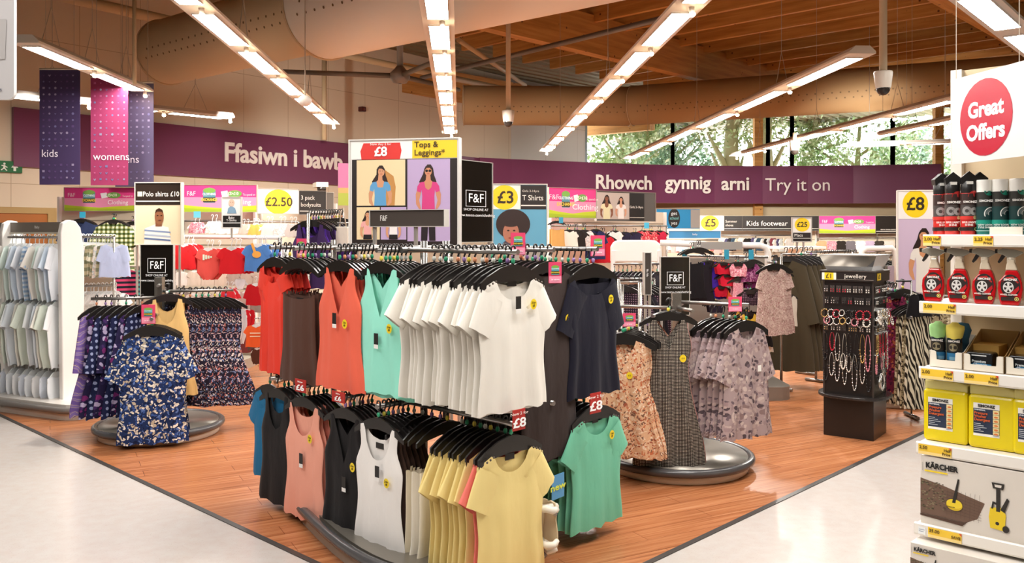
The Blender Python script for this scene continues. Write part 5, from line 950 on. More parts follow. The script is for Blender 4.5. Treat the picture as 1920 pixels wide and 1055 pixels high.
# pressure washer boxes
def wbox(label, px, yo, z0, w, h, dpt):
    x0 = SX(px, yo); t = T('product_box', label, 'box', SO + SEX * x0 + SEY * yo + Vector((0, 0, z0)), R1, 'pressure washer boxes on the lowest shelves'); q = MB(); q.box(0, w, 0, dpt, 0, h); q.build('box', M('#dcd4ca', .35), t, bevel=.002)
    s = h / .33; S_ = lambda pts: [(a * s, b_ * s) for a, b_ in pts]
    rg = random.Random(4); ops = [('p', S_([(0, .05), (.2, .045), (.255, .075), (.285, .15), (.285, .155), (.11, .2), (0, .222)]), '#6f5546')]
    for k in range(120):
        a, b_ = rg.uniform(0, .11), rg.uniform(.075, .21); ops.append(('r', a * s, b_ * s, (a + .008) * s, (b_ + .004) * s, rg.choice(['#56503a', '#7a7456', '#473f30', '#8a7a60'])))
    for k in range(7): ops.append(('p', S_([(.11, .085 + .016 * k), (.272, .07 + .013 * k), (.273, .0712 + .013 * k), (.11, .0868 + .016 * k)]), '#5a4438'))
    for k in range(8): ops.append(('p', S_([(.12 + .02 * k, .06), (.121 + .02 * k, .06), (.126 + .02 * k, .19), (.125 + .02 * k, .19)]), '#5a4438'))
    ops += [('p', S_([(0, .05), (.2, .045), (.255, .075), (.22, .058), (.19, .028), (.0, .04)]), '#4d3426'), ('e', .155 * s, .12 * s, .036 * s, .026 * s, '#d6b41a'), ('e', .155 * s, .126 * s, .035 * s, .022 * s, '#edcf2e'), ('p', S_([(.145, .13), (.16, .13), (.178, .245), (.17, .247)]), '#231f1c'), tx('KARCHER', .14 * s, .108 * s, .008 * s, '#3a3010')]
    ops += [tx('KÄRCHER', .025 * s, .288 * s, .036 * s, '#171413', 'LEFT', .045, .9), ('r', .02 * s, .258 * s, .125 * s, .266 * s, '#efcf2a'), ('r', .008 * s, .26 * s, .012 * s, .3 * s, '#b7b0a8')]
    ox = .34
    ops += [('p', S_([(ox - .03, .05), (ox + .03, .045), (ox + .036, .12), (ox + .02, .15), (ox - .03, .145), (ox - .036, .1)]), '#e8c81e'), ('p', S_([(ox - .005, .13), (ox + .012, .13), (ox + .012, .235), (ox - .005, .235)]), '#2a2521'), ('p', S_([(ox - .018, .235), (ox + .025, .235), (ox + .03, .262), (ox - .024, .262)]), '#2a2521'), ('p', S_([(ox - .01, .242), (ox + .016, .242), (ox + .018, .254), (ox - .012, .254)]), '#dcd4ca'), ('p', S_([(ox - .026, .14), (ox - .02, .175), (ox - .002, .17), (ox - .002, .16), (ox - .014, .163), (ox - .018, .14)]), '#2a2521'), ('p', S_([(ox + .012, .14), (ox + .04, .2), (ox + .05, .19), (ox + .03, .13)]), '#2a2521'), ('e', ox * s, .075 * s, .008 * s, .008 * s, '#2a2521'), ('e', (ox + .035) * s, .055 * s, .014 * s, .016 * s, '#2a2521')]
    lay(t, ops, -.0006); return t
wbox('white boxed pressure washer with paving picture, on the fifth shelf', 1726, SH[4][1] + .012, SH[4][0] + .001, .62, .305, .36)
t = wbox('white boxed pressure washer in the bottom right corner, below the lowest shelf', 1707, -.2, .021, .62, .205, .3)
# Great Offers sign and the sign cut by the left edge
t = T('hanging_sign', 'white hanging sign with a red oval reading Great Offers', 'sign', (2.058, 3.76, 1.915), -1.43); q = MB(); q.box(-.225, .235, 0, .006, 0, .39); q.build('panel', M('#cfc9c9', .18), t)
lay(t, [('e', .0, .19, .168, .168, '#a8182f'), tx('Great', .0, .225, .095, '#f4e6e6', bold=.035), tx('Offers', .0, .125, .095, '#f4e6e6', bold=.035)], -.001, rough=.18)
q = MB()
for x in (-.2, .2): q.tube([(x, .003, .39), (x, .003, 3.6)], .002, 4)
q.build('hanging_wire', m_wire, t)
p = W(-62, 188, 2.6); t = T('hanging_sign', 'white rounded sign cut off by the top left picture edge', 'sign', p, -.12); q = MB(); q.prism(rrect(-.15, 0, .153, .62, .02), 0, .012); q.build('panel', M('#dcd8d8', .3), t)
lay(t, [('p', [(-.14, .24), (.1, .24), (.13, .6), (-.14, .6)], '#d9705f'), ('p', [(.03, .12), (.125, .12), (.13, .24), (.03, .24)], '#c9c4c2'), tx('all offers', .115, .03, .016, '#6a6a78', 'RIGHT')], -.001)
q = MB(); q.tube([(0, .006, .62), (0, .006, 3.2)], .003, 4); q.build('hanging_wire', m_wire, t)
# ------------------------------------------------------------------ jewellery column
JC = Vector((2.738, 6.905, 0)); JRZ = -.645; m_blk = M('#1b1716', .3); m_mir = M('#e6e6e6', .03, 1)
t = T('jewellery_stand', 'black square jewellery column on a box base, with mirrors on top', 'display stand', JC, JRZ)
q = MB(); q.box(-.19, .19, -.19, .19, 0, .31); q.build('base_box', m_blk, t, bevel=.004)
q = MB(); q.prism(oval(.27, .27, 40, 2.4), .31, .335, 'z'); q.build('tray', M('#262120', .25), t, bevel=.006)
q = MB(); q.box(-.185, .185, -.185, .185, .335, 1.3); q.build('column', m_blk, t)
q = MB()
for s in (-1, 1): q.box(s * .186 - .006, s * .186 + .006, -.192, -.18, .335, 1.3)
q.box(.18, .192, .17, .182, .335, 1.3); q.build('corner_trim', M('#39322f', .3), t)
q = MB(); q.box(-.215, .215, -.215, .215, 1.3, 1.308); q.build('header_edge', M('#4a4440', .3), t)
q = MB(); q.box(-.21, .21, -.21, .21, 1.225, 1.3); q.build('header_box', M('#241f1d', .3), t)
for k in range(4):
    q = MB(); q.X = Matrix.Rotation(k * PI / 2, 4, 'Z'); q.add([(-.17, -.17, 1.309), (.17, -.17, 1.309), (.215, -.215, 1.425), (-.215, -.215, 1.425)], [(0, 1, 2, 3)]); q.build('mirror', m_mir, t)
q = MB(); q.box(-.216, .216, -.216, .216, 1.425, 1.432); q.build('mirror_cap', M('#9a948c', .3), t)
lay(t, [('r', -.195, 1.235, -.085, 1.29, '#efeade'), ('r', -.175, 1.235, -.105, 1.29, '#f2cb1c'), tx('£1', -.14, 1.262, .05, '#2f2210', bold=.02), ('r', -.08, 1.238, .195, 1.24, '#a59c92'), tx('jewellery', .06, 1.265, .045, '#e6dfd4')], -.2105)
sd = bpy.data.objects.new('side_panel', None)
q = MB(); q.X = Matrix.Rotation(PI / 2, 4, 'Z'); q.flat([(-.17, 1.235), (-.06, 1.235), (-.06, 1.29), (-.17, 1.29)], -.2115); bpy.data.objects.remove(sd); q.build('price_print', M('#e3bf2c', .4), t)
o = txt('£1', .045, M('#2f2210', .5), t, .213, 1.262, 0, 'CENTER', .02); o.location = (.213, -.115, 1.262); o.rotation_euler = (PI / 2, 0, PI / 2)
JX = Matrix.Translation(JC) @ Matrix.Rotation(JRZ, 4, 'Z')
m_silver = M('#cfccc6', .18, .95); m_gold = M('#c4a46a', .22, .9); m_rd = M('#b21f33', .25); m_pk = M('#d98a96', .3); m_pearl = M('#e8e0d4', .25); m_jet = M('#1a1516', .15)
JMAT = [m_silver, m_gold, m_rd, m_pk, m_pearl, m_jet]; jr = random.Random(21)
def jw(name, label, cat, face, u, z, fn, mats, group):
    R = Matrix.Rotation(face * PI / 2, 4, 'Z'); p = JX @ R @ Vector((u, -.19, z)); q = MB(); fn(q)
    return tag(q.build(name, mats, None, p, JRZ + face * PI / 2), label, cat, group)
CW = ['silver', 'gold', 'red', 'pink', 'pearl', 'jet black']
def beads(q, pts, r, m=0, every=1):
    for i, p in enumerate(pts):
        if i % every == 0: q.ell(p, r, r, r, m, 6, 4)
FN = ['front face of the jewellery column', 'right face of the jewellery column']
for face in (0, 1):
    us = [-.165, -.12, -.075, -.03, .015, .06, .105, .15]
    for row, (z, kind) in enumerate(((1.19, 'e'), (1.1, 'e'), (1.01, 'b'), (.95, 'b'), (.89, 'e'), (.82, 'n'), (.66, 'n'))):
        for k, u in enumerate(us):
            ci = jr.choice([0, 0, 0, 1, 2, 3, 4, 5, 5]) if row > 2 else jr.choice([0, 0, 1, 2, 4, 5]); m = JMAT[ci]; uu = u + jr.uniform(-.008, .008); where = '%s in the %s row, %s' % (ORD[k], ORD[row], FN[face].replace('jewellery ', ''))
            if kind == 'e':
                jw('earring_card', 'pair of %s earrings on a card, %s' % (CW[ci], where), 'earrings', face, uu, z, lambda q: (q.box(-.018, .018, -.012, -.01, -.055, 0, 1), q.tube([(0, .005, -.006), (0, -.02, -.006)], .002, 5, 2), [q.ell((sx_ * .009, -.015, -.03 - .016 * j), .0045, .003, .006, 0, 6, 4) for sx_ in (-1, 1) for j in range(2)]), [m, M('#2a2523' if row % 2 else '#3d3633', .4), m_silver], 'earring cards on the jewellery column')
            elif kind == 'b':
                rr = jr.uniform(.017, .03); yo = -.02 - jr.uniform(0, .03)
                jw('bracelet', '%s bead bracelet, %s' % (CW[ci], where), 'bracelet', face, uu, z - .01, lambda q: (q.tube([(0, .005, 0), (0, yo - .02, 0)], .0022, 5, 1), [q.ell((rr * math.sin(a), yo + .008 * math.cos(a), -rr * 1.1 + rr * 1.15 * math.cos(a)), .0065, .0065, .0065, 0, 6, 4) for a in [2 * PI * j / 13 for j in range(13)]]), [m, m_silver], 'bracelets on the jewellery column')
            else:
                ln = jr.choice([.14, .18, .22, .28]) if k != 3 else (.4 if row == 5 else .12)
                zj = jr.uniform(-.02, .02)
                pts = [(.018 * math.sin(PI * 2 * j / 26), -.016, -ln / 2 + ln / 2 * math.cos(2 * PI * j / 26)) for j in range(26)]
                jw('necklace', 'long %s necklace, %s' % (CW[ci], where), 'necklace', face, uu, z, lambda q: (q.tube(pts, .0022, 4, 0, True), beads(q, pts[6:20], .0062), q.tube([(0, .005, 0), (0, -.03, 0)], .0025, 5, 1)), [m, m_silver], 'necklaces on the jewellery column')
for j, (u, z, nm) in enumerate(((-.1, .6, 'front'), (-.06, .6, 'front'), (.02, .58, 'front'))):
    pass
jw('bangle', 'big silver heart-shaped bangle low on the right of the jewellery column', 'bangle', 1, -.09, .5, lambda q: q.tube([(.055 * math.sin(a) * (1.05 - .25 * math.cos(a)), -.03, -.05 + .062 * math.cos(a)) for a in [2 * PI * i / 28 for i in range(28)]], .006, 8, 0, True), [m_silver], 'silver bangles low on the jewellery column')
jw('bangle', 'second silver bangle just behind the big heart-shaped bangle', 'bangle', 1, -.115, .5, lambda q: q.tube([(.05 * math.sin(a), -.045, -.05 + .062 * math.cos(a)) for a in [2 * PI * i / 28 for i in range(28)]], .006, 8, 0, True), [m_silver], 'silver bangles low on the jewellery column')
jw('watch', 'dark round wristwatch hung on the right face of the jewellery column', 'watch', 1, -.12, .92, lambda q: (q.lathe([(0, 0), (.028, 0), (.03, .006), (.026, .012), (0, .012)], 18, 0, (0, 0, 0)), q.box(-.012, .012, -.004, .004, .0, .075, 1), q.box(-.012, .012, -.004, .004, -.07, 0, 1)), [m_silver, m_jet], None)
# ------------------------------------------------------------------ bays and racks further back
def bay(label, a, b, h, front=.5, col='#cfc3ae', plinth=.12, slat=True, name='wall_bay', z0=.0):
    """a back panel from a to b (seen left to right) with a plinth in front of it"""
    a = Vector((a.x, a.y, 0)); b = Vector((b.x, b.y, 0)); d = b - a; L_ = d.length; t = T(name, label, 'shop fitting', a, math.atan2(d.y, d.x))
    q = MB(); q.box(0, L_, 0, .04, z0, h); q.build('back_panel', M(col, .6), t)
    if slat:
        q = MB()
        for k in range(int(h / .3)): q.box(0, L_, -.003, .0, .25 + k * .3, .262 + k * .3)
        q.build('slot_strip', M('#8f8370', .5, .3), t)
    for x in (0, L_ - .03): q = MB(); q.box(x, x + .03, -.05, 0, 0, h); q.build('upright', m_white, t)
    q = MB(); q.prism([(-front, 0), (0, 0), (0, plinth), (-front + .04, plinth), (-front, plinth - .03)], 0, L_, 'x'); q.build('plinth', M('#b8ad9e', .35), t)
    q = MB(); q.tube([(0, -front, plinth - .03), (L_, -front, plinth - .03)], .025, 8); q.build('plinth_bumper', m_bump, t); return t
bay('left wall bay behind the denim and plaid shirts', W(112, 437, 10.75), W(300, 437, 10.6), 2.05); bay('middle bay full of red and white baby clothes', W(302, 437, 10.6), W(482, 437, 10.5), 2.05); bay('bay under the £2.50 board, behind the front rack', W(484, 437, 10.7), W(628, 437, 11.7), 2.0)
pg('shirt', SHIRT, 151, 411, 505, 10.0, .1, fab('#2c3656'), 'dark blue denim shirt high on the left wall bay', 'shirt', 3, desc='dark blue denim shirt', where='on the left bay', hp=HANG, hname='black hanger')
pg('shirt', SHIRT, 212, 413, 512, 9.9, .1, p_plaidg, 'green plaid shirt on the left wall bay', 'shirt', 3, desc='green plaid shirt', where='on the left bay', hp=HANG, hname='black hanger')
pg('shirt', SHIRT, 249, 416, 500, 10.2, .1, fab('#e4dcd2'), 'white shirt half hidden by the polo shirt poster', 'shirt', hp=HANG, hname='black hanger')
for i, (px, m_, c) in enumerate(((236, p_pinkst, 'navy and pink'), (247, p_stripe, 'navy and teal'), (256, p_pinkst, 'navy and pink'))): pg('t_shirt', TEE, px, 502, 556, 9.0 + .2 * i, .5, m_, '%s striped tee below the plaid shirt, %s from left' % (c, ORD[i]), 'top')
rail('short rail of the striped tees below the plaid shirt', W(228, 497, 9.0), W(262, 497, 9.6), .01, (1,))
pboard('size_card', 'small blue card above the denim shirt', 'sign', (149, 397, 160, 408), 9.9, 0, .004, '#2f93b0'); pboard('size_card', 'small pale blue card above the pink baby hats', 'sign', (363, 396, 376, 408), 9.8, 0, .004, '#62b6cc')
# white baby gondola at the left edge
GP = Vector((-3.95, 7.75, 0)); gu = Vector((-.9, .43, 0)).normalized(); gv = Vector((.43, .9, 0)).normalized(); grz = math.atan2(-gu.y, -gu.x)
t = T('baby_gondola', 'white rounded gondola of pale baby clothes at the left edge', 'shop fitting', GP, grz)     # local x runs back along -gu, y into the unit
q = MB(); q.prism(rrect(-2.6, -.28, .42, .7, .2), 0, .06, 'z'); q.build('base_skirt', M('#d9cfc2', .4), t)
q = MB(); q.prism(rrect(-2.6, -.26, .4, .68, .2), .06, .13, 'z'); q.build('base_plate', M('#ded8d0', .3), t)
q = MB(); q.tube([(x, y, .085) for x, y in rrect(-2.6, -.29, .43, .71, .2)], .028, 8, closed=True); q.build('base_bumper', M('#77726e', .3), t)
for x in (0, -.8, -1.6):
    q = MB(); q.prism([(-.1, .1), (.11, .1), (.12, 1.2), (.11, 1.5), (.08, 1.65), (.03, 1.71), (-.04, 1.72), (-.1, 1.69), (-.12, 1.6)], x - .025, x + .025, 'x'); q.build('end_panel', M('#f1ede8', .3), t, bevel=.01)
q = MB(); q.box(-2.4, -.03, .1, .13, .13, 1.45); q.build('centre_panel', M('#d7d3cc', .5), t)
for i in range(2):
    q = MB(); q.box(-.775 - .8 * i, -.03 - .8 * i, -.04, -.01, 1.61, 1.7); o = q.build('header_strip', M('#847b72', .4), t)
    if i == 0: txt('Baby', .035, M('#e8e4de', .5), o, -.4, 1.655, -.044)
    q = MB(); q.box(-.775 - .8 * i, -.03 - .8 * i, -.05, -.01, 1.595, 1.61); q.build('header_edge', M('#d9d4c4', .4), t)
for z in (1.575, 1.06, .43): q = MB(); q.tube([(-2.4, -.06, z - .012), (-.03, -.06, z - .012)], .011, 8); q.build('hanging_bar', m_chrome, t)
PALE = [fab(c) for c in ('#eef2f8', '#d6e4f2', '#f4f6f6', '#dcebe4', '#f0ebe4', '#c4d8f0')] + [printed('pale blue stripe', '#e6ebf0', ['#a9c3dc', '#e6ebf0'], 9, 'stripe')]
bz = math.atan2(.9, .43) + .25
o0 = GP - gv * .06
JR.seed(3)
arm('baby_suit', SUIT, o0 + gu * .1 + Vector((0, 0, 1.575)), gu, 25, .062, bz, PALE, [c + ' baby sleepsuit' for c in ('white', 'pale blue', 'white', 'pale green', 'cream', 'light blue', 'blue striped')], 'on the upper bar', 'baby clothes', BHANG, order='from the white post', hname='clear hanger', jit=.25, sc=1.12, group='pale sleepsuits on the upper bar of the white gondola')
arm('baby_suit', dict(SUIT, L=.5), o0 + gu * .1 + Vector((0, 0, 1.06)), gu, 21, .075, bz, [fab('#eceff0'), fab('#e0e8da'), fab('#e9e6dc'), fab('#dfe7ee')], 'white baby bodysuit', 'on the middle bar', 'baby clothes', BHANG, order='from the white post', hname='clear hanger', jit=.3, sc=1.2, group='white bodysuits on the middle bar of the white gondola')
arm('baby_vest', dict(SMALL, L=.22), o0 + gu * .12 + Vector((0, 0, .43)), gu, 16, .095, bz, [fab('#eef1f5'), fab('#dfe4ee'), fab('#f0efee')], 'white baby vest', 'on the lowest bar', 'baby clothes', BHANG, order='from the white post', hname='clear hanger', jit=.3, sc=1.45, group='white vests on the lowest bar of the white gondola')
a, b = W(142, 441, 8.9), W(214, 442, 8.35); rail('rail of pale checked baby shirts right of the white gondola', a, b, .012, (0, 1))
edge_row('baby_shirt', dict(BABY, L=.33, sl=dict(len=.14, ang=1.3, r0=.055, r1=.05)), b, a, 14, [fab('#b9c4e4')] + [p_plaidc, p_wht, p_plaidc, p_plaidc] * 3 + [fab('#d9d9d4')], ['pale blue baby shirt'] + ['cream checked baby shirt', 'white printed baby shirt', 'cream checked baby shirt', 'cream checked baby shirt'] * 3 + ['white baby shirt'], 'right of the white gondola', 'baby clothes', hp=BHANG, hname='clear hanger', sc=1.05, rz=.35)
a, b = W(140, 534, 9.0), W(216, 532, 8.5); rail('lower rail of white baby clothes behind the purple tunic', a, b, .012, (0, 1))
edge_row('baby_shirt', BABY, b, a, 11, [fab('#ece9e6'), fab('#f2efec'), p_wht], 'white baby top', 'behind the purple tunic', 'baby clothes', hp=BHANG, hname='clear hanger', sc=1.1, rz=.8)
# red baby clothes
rail('white rail of red baby clothes, below the £10 board', W(326, 441, 9.55), W(525, 443, 9.3), .022, (0, 1), m=m_white)
def kid(kind, spec, px, y0, y1, Z, c, label, n=1, cat='baby clothes', rz=.05, parts=(), mats=None):
    if 450 < y0 < 500 and n > 1: y0 -= 2; y1 += 6
    pg(kind, spec, px, y0, y1, Z, rz, c if not isinstance(c, str) else fab(c), label, cat, n, desc=label.split(',')[0].split(' with')[0], where='', hp=BHANG, hname='clear hanger', sp=.05, parts=parts, back=(.7, .7, 0), mats=mats)
def motif(fn, mats): return (('motif', fn, mats),)
kid('baby_tee', BABY, 344, 455, 498, 9.2, '#d8262c', 'red baby tee beside the polo shirt poster', 3)
kid('baby_romper', ROMP, 390, 463, 518, 9.2, '#e0564f', 'coral red baby romper with pale print', 2, parts=motif(lambda q: [q.box(-.05 + .026 * j, -.03 + .026 * j, -.0215, -.0205, -.2 + .008 * j, -.14 - .006 * j) for j in range(4)], M('#cfe0cc', .6)))
kid('baby_tee', BABY, 434, 461, 507, 9.15, '#d5222a', 'plain red baby tee in the middle of the white rail', 3)
kid('baby_tee', BABY, 482, 455, 502, 9.1, '#4f7fc0', 'blue baby tee with an orange patch', 3, parts=motif(lambda q: (q.flat(ellpts(-.0, -.18, .045, .035, 16), -.021, 0), q.flat([(-.06, -.07), (-.035, -.06), (-.005, -.15), (-.03, -.16)], -.0205, 0)), M('#e8a545', .6)))
kid('baby_tee', BABY, 517, 461, 490, 9.4, '#e4e6e8', 'white baby tee right of the blue one', 2); kid('baby_trousers', dict(SUIT, sl=None), 519, 480, 522, 9.35, '#3f8fa0', 'teal baby trousers right of the blue tee', 2); kid('baby_tee', BABY, 362, 458, 505, 9.6, '#b81f28', 'dark red baby tee half behind the coral romper', 1); kid('baby_tee', BABY, 412, 462, 512, 9.6, '#d8923a', 'orange yellow baby romper between the red ones', 1)
for i, (px, y0, y1, c, nm) in enumerate(((366, 414, 437, p_lace, 'pink baby dress'), (398, 412, 437, p_wht, 'white printed baby dress'), (418, 414, 438, fab('#dfe0de'), 'pale grey baby vest'), (438, 414, 438, fab('#e6dcd8'), 'pale pink baby vest'), (458, 418, 438, fab('#d9b6a8'), 'peach baby vest'), (477, 418, 440, fab('#e0b458'), 'yellow baby bib'), (503, 416, 443, fab('#d8d4ce'), 'pale grey baby bib'), (527, 416, 443, p_wht, 'white printed baby bib'), (547, 417, 444, fab('#cbc4be'), 'grey baby bib'))):
    kid('baby_dress', dict(SMALL, wp=[(0, .06), (.4, .085), (1, .1)]), px, y0, y1, 10.0, c, nm + ' in the row below the header boards, %s from left' % ORD[i], 2)
rail('thin rail of pink and white baby items under the header boards', W(345, 412, 10.05), W(560, 414, 10.2), .01, (0, 1))
kid('baby_sunhat', dict(SMALL, wp=[(0, .06), (.5, .1), (1, .12)]), 427, 537, 560, 9.0, '#d23039', 'red baby sunhat with navy hem below the plain red tee', 2); kid('baby_bib', SMALL, 450, 520, 542, 9.2, '#e9e8ea', 'white baby bib with navy edge', 1)
kid('baby_sweatshirt', dict(BABY, sl=dict(len=.17, ang=1.3, r0=.05, r1=.045)), 480, 528, 572, 8.9, '#b8161f', 'deep red baby sweatshirt left of the orange red blouse', 3); kid('baby_tee', BABY, 480, 605, 650, 8.8, '#e5602e', 'orange baby tee with cream bands', 3, parts=motif(lambda q: [q.box(-.07, .07, -.0225, -.0215, z - .012, z) for z in (-.17, -.21)], M('#f0dcc0', .6)))
kid('baby_trousers', dict(SUIT, sl=None, L=.4), 436, 577, 645, 9.0, '#d6d6d8', 'pale grey baby dungarees under the red cap', 2); kid('baby_trousers', dict(SUIT, sl=None, L=.3), 455, 577, 618, 9.2, '#c8202a', 'red baby trousers beside the grey dungarees', 2); kid('baby_trousers', dict(SUIT, sl=None, L=.3), 482, 650, 682, 9.1, '#5b3a30', 'brown baby trousers below the orange tee', 2)
JR.seed(9)
for r_, (y0, y1, cs) in enumerate(((507, 535, ['#cdbfb0', '#b7a89c', '#d8cfc8', '#a99a90']), (545, 585, ['#c9bdb2', '#8e7f78', '#d4c7bd', '#b59f98']), (600, 660, ['#5a4a46', '#7a3c3c', '#8e8078', '#4d4f5c']))):
    for k in range(9):
        px = 340 + 24.5 * k; kid('baby_tee', BABY, px, y0 + JR.uniform(-3, 3), y1, 10.0, JR.choice(cs), 'small muted baby garment in row %s of the middle bay, %s from left' % (ORD[r_], ORD[k]), 1)
    rail('rail in row %s of the middle bay' % ORD[r_], W(330, y0 - 6, 10.05), W(550, y0 - 6, 10.05), .01, (0, 1))
# purple camisole rack and cream bag left of the poster
rail('rail of purple camisoles left of the framed poster', W(578, 397, 7.2), W(642, 395, 8.3), .013, (0, 1))
edge_row('camisole', dict(VEST, L=.55), W(582, 397, 7.25), W(640, 395, 8.2), 13, [fab('#3a2550'), fab('#55309a'), fab('#46286a'), fab('#2a1e34')], 'dark purple camisole', 'left of the framed poster', 'top', hp=HANG, hname='black hanger', rz=-.3)
t = T('handbag', 'cream canvas bag hanging left of the framed poster', 'bag', W(643, 462, 7.4), -.2); q = MB(); q.prism(rrect(-.055, 0, .055, .17, .012), -.03, .03); q.build('bag_body', fab('#d8cfc0'), t, bevel=.006); q = MB(); q.tube([(-.03, 0, .165), (-.02, 0, .3), (.005, 0, .33), (.03, 0, .165)], .006, 6); q.build('bag_handle', fab('#b9a995'), t)
rail('rail carrying the cream canvas bag', W(632, 415, 7.4), W(655, 415, 7.4), .008, (1,))
# girls bay
bay('bay of girls clothes under the photo header board', W(1028, 437, 11.95), W(1245, 437, 14.6), 1.95, .3)
rail('rail of girls clothes under the photo header board', W(1032, 421, 11.4), W(1250, 422, 13.9), .013, (0, 1))
GI = [(1046, 428, 470, fab('#c89a5a'), 'tan girls cardigan', CAMI), (1068, 428, 466, fab('#e6ded2'), 'cream girls top', BABY), (1082, 428, 468, fab('#2a2522'), 'black girls top', BABY), (1097, 428, 470, p_wht, 'white printed girls top', BABY), (1118, 430, 486, fab('#262b52'), 'navy girls jacket', SHIRT), (1132, 438, 492, fab('#c0202e'), 'red girls tee', BABY), (1154, 430, 462, fab('#e6e2dc'), 'white girls tee', BABY), (1174, 433, 456, fab('#25233a'), 'dark navy girls top', BABY), (1192, 433, 458, fab('#2d2b46'), 'navy girls skirt', BABY), (1208, 430, 456, p_redp, 'red printed girls dress', BABY), (1222, 430, 458, p_redp, 'coral printed girls dress', BABY), (1238, 430, 460, fab('#c02646'), 'crimson girls dress', BABY)]
for i, (px, y0, y1, m_, nm, sp_) in enumerate(GI): pg('girls_garment', sp_, px, y0, y1, 11.3 + i * .2, .35, m_, nm + ' under the photo header board, %s from left' % ORD[i], 'girls clothes', 2, desc=nm, where='in the girls row', hp=HANG, hname='black hanger', sp=.07)
pboard('size_card', 'small blue card at the left end of the girls rail', 'sign', (1048, 407, 1056, 418), 11.2, 0, .004, '#2f93b0'); pboard('size_card', 'small blue card on the rail above the red girls dress', 'sign', (1208, 417, 1217, 428), 12.6, 0, .004, '#3fa0c0')
# white-topped lingerie gondola
t = T('lingerie_gondola', 'white round-topped gondola with black rails, right of the navy tee', 'shop fitting', (0, 0, 0)); p = W(1193, 491, 8.7)
k = 8.7 / FPX; q = MB(); q.X = Matrix.Translation((p.x, p.y, p.z)) @ Matrix.Rotation(-.05, 4, 'Z'); w = 47.5 * k
q.prism([(-w, 0), (w, 0), (w, .13), (w - .015, .18), (w - .06, .215), (w - .1, .22), (-w + .08, .22), (-w + .03, .2), (-w, .15)], 0, .1); q.build('canopy', M('#f3efe8', .25), t, bevel=.012)
q = MB(); c = W(1237, 470, 8.65); q.box(c.x - .02, c.x + .02, c.y, c.y + .06, 0, c.z); c = W(1150, 470, 8.7); q.box(c.x - .02, c.x + .02, c.y, c.y + .06, 0, c.z); q.build('post', m_white, t)
q = MB(); q.tube([W(1238, 455, 8.65), W(1330, 459, 8.6), W(1425, 460, 8.5), W(1436, 464, 8.5), W(1440, 474, 8.5), W(1440, 560, 8.5)], .032, 10); q.build('top_frame', M('#ebe6de', .3), t)
q = MB(); a = W(1296, 453, 8.6); b = W(1392, 468, 8.5); q.box(a.x, b.x, 8.5, 8.53, b.z, a.z); q.build('header_strip', M('#a09a92', .35), t)
q = MB(); a = W(1240, 478, 8.75); b = W(1440, 690, 8.75); q.box(a.x, b.x, 8.8, 8.84, .1, a.z - .03); q.build('centre_panel', M('#8f877c', .6), t)
q = MB(); q.prism(rrect(a.x - .5, 8.25, b.x + .1, 9.3, .15), 0, .13, 'z'); q.build('plinth', M('#8a837a', .35, .3), t)
q = MB(); q.tube([W(1285, 479, 8.3), W(1440, 482, 8.2)], .012, 8); q.build('hanging_bar', m_chrome, t); q = MB(); q.tube([W(1150, 495, 8.3), W(1236, 494, 8.3)], .012, 8); q.build('hanging_bar', m_chrome, t)
JR.seed(14)
for i, px in enumerate(range(1152, 1236, 8)): pg('dark_tee', BABY, px, 506, 540 + (i * 5) % 18, 8.3 + .02 * i, .9, [fab('#1d1a1b'), fab('#26202a'), p_dotd][i % 3], 'small black garment below the white canopy, %s from left' % ORD[i], 'top', hp=HANG, hname='black hanger')
gar('slip', CAMI, W(1228, 494, 8.2), .3, fab('#8f8268'), 'taupe slip between the edge-on sign and the black panel', 'top', None, .8)
LI = [(1299, 490, 560, 'camisole', CAMI, fab('#191518'), 'black slip'), (1312, 490, 566, 'camisole', CAMI, fab('#201a20'), 'black satin slip'), (1330, 489, 561, 'camisole', VEST, fab('#4527a0'), 'bright violet slip'), (1342, 491, 560, 'camisole', VEST, fab('#3b2190'), 'violet slip'), (1357, 490, 514, 'bra', BRA, fab('#c01a30'), 'scarlet bra'), (1364, 512, 536, 'bra', BRA, fab('#d01f38'), 'red bra'), (1352, 534, 556, 'bra', BRA, fab('#b3122a'), 'deep red bra'), (1372, 540, 560, 'bra', BRA, fab('#d8622e'), 'orange bra'), (1384, 490, 518, 'bra', BRA, p_lace, 'pale pink lace bra'), (1384, 528, 560, 'camisole', CAMI, p_lace, 'pink lace camisole'), (1402, 488, 528, 'bra', BRA, p_plum, 'plum lace bra'), (1412, 498, 540, 'camisole', CAMI, fab('#6a2450'), 'dark plum slip'), (1407, 542, 572, 'briefs', BRA, p_dotd, 'dotted dark briefs'), (1425, 538, 566, 'briefs', BRA, fab('#2a1820'), 'black briefs'), (1342, 562, 586, 'briefs', BRA, fab('#221a28'), 'dark briefs'), (1392, 578, 600, 'bra', BRA, fab('#d9a04a'), 'mustard bra'), (1404, 584, 612, 'bra', BRA, fab('#d8b440'), 'yellow bra'), (1424, 580, 650, 'camisole', CAMI, fab('#1b1718'), 'long black slip'), (1433, 612, 660, 'camisole', CAMI, fab('#d9d0c2'), 'cream slip'), (1416, 640, 672, 'briefs', BRA, fab('#1f1a1c'), 'low black briefs')]
for i, (px, y0, y1, kd, sp_, m_, nm) in enumerate(LI): pg(kd, sp_, px, y0, y1, 8.05 + .03 * (i % 4), .2, m_, nm + ' on the gondola right of the black panel', 'lingerie', 2, desc='spare ' + nm, where='on the white-topped gondola', hp=HANG, hname='black hanger', sp=.06, back=(-.15, .9, 0))
for i, px in enumerate((1283, 1362, 1408)): pboard('size_card', 'blue size card on the lingerie rail, %s of three' % ORD[i], 'sign', (px - 4, 468, px + 5, 486), 8.1, 0, .004, '#2f93b0')
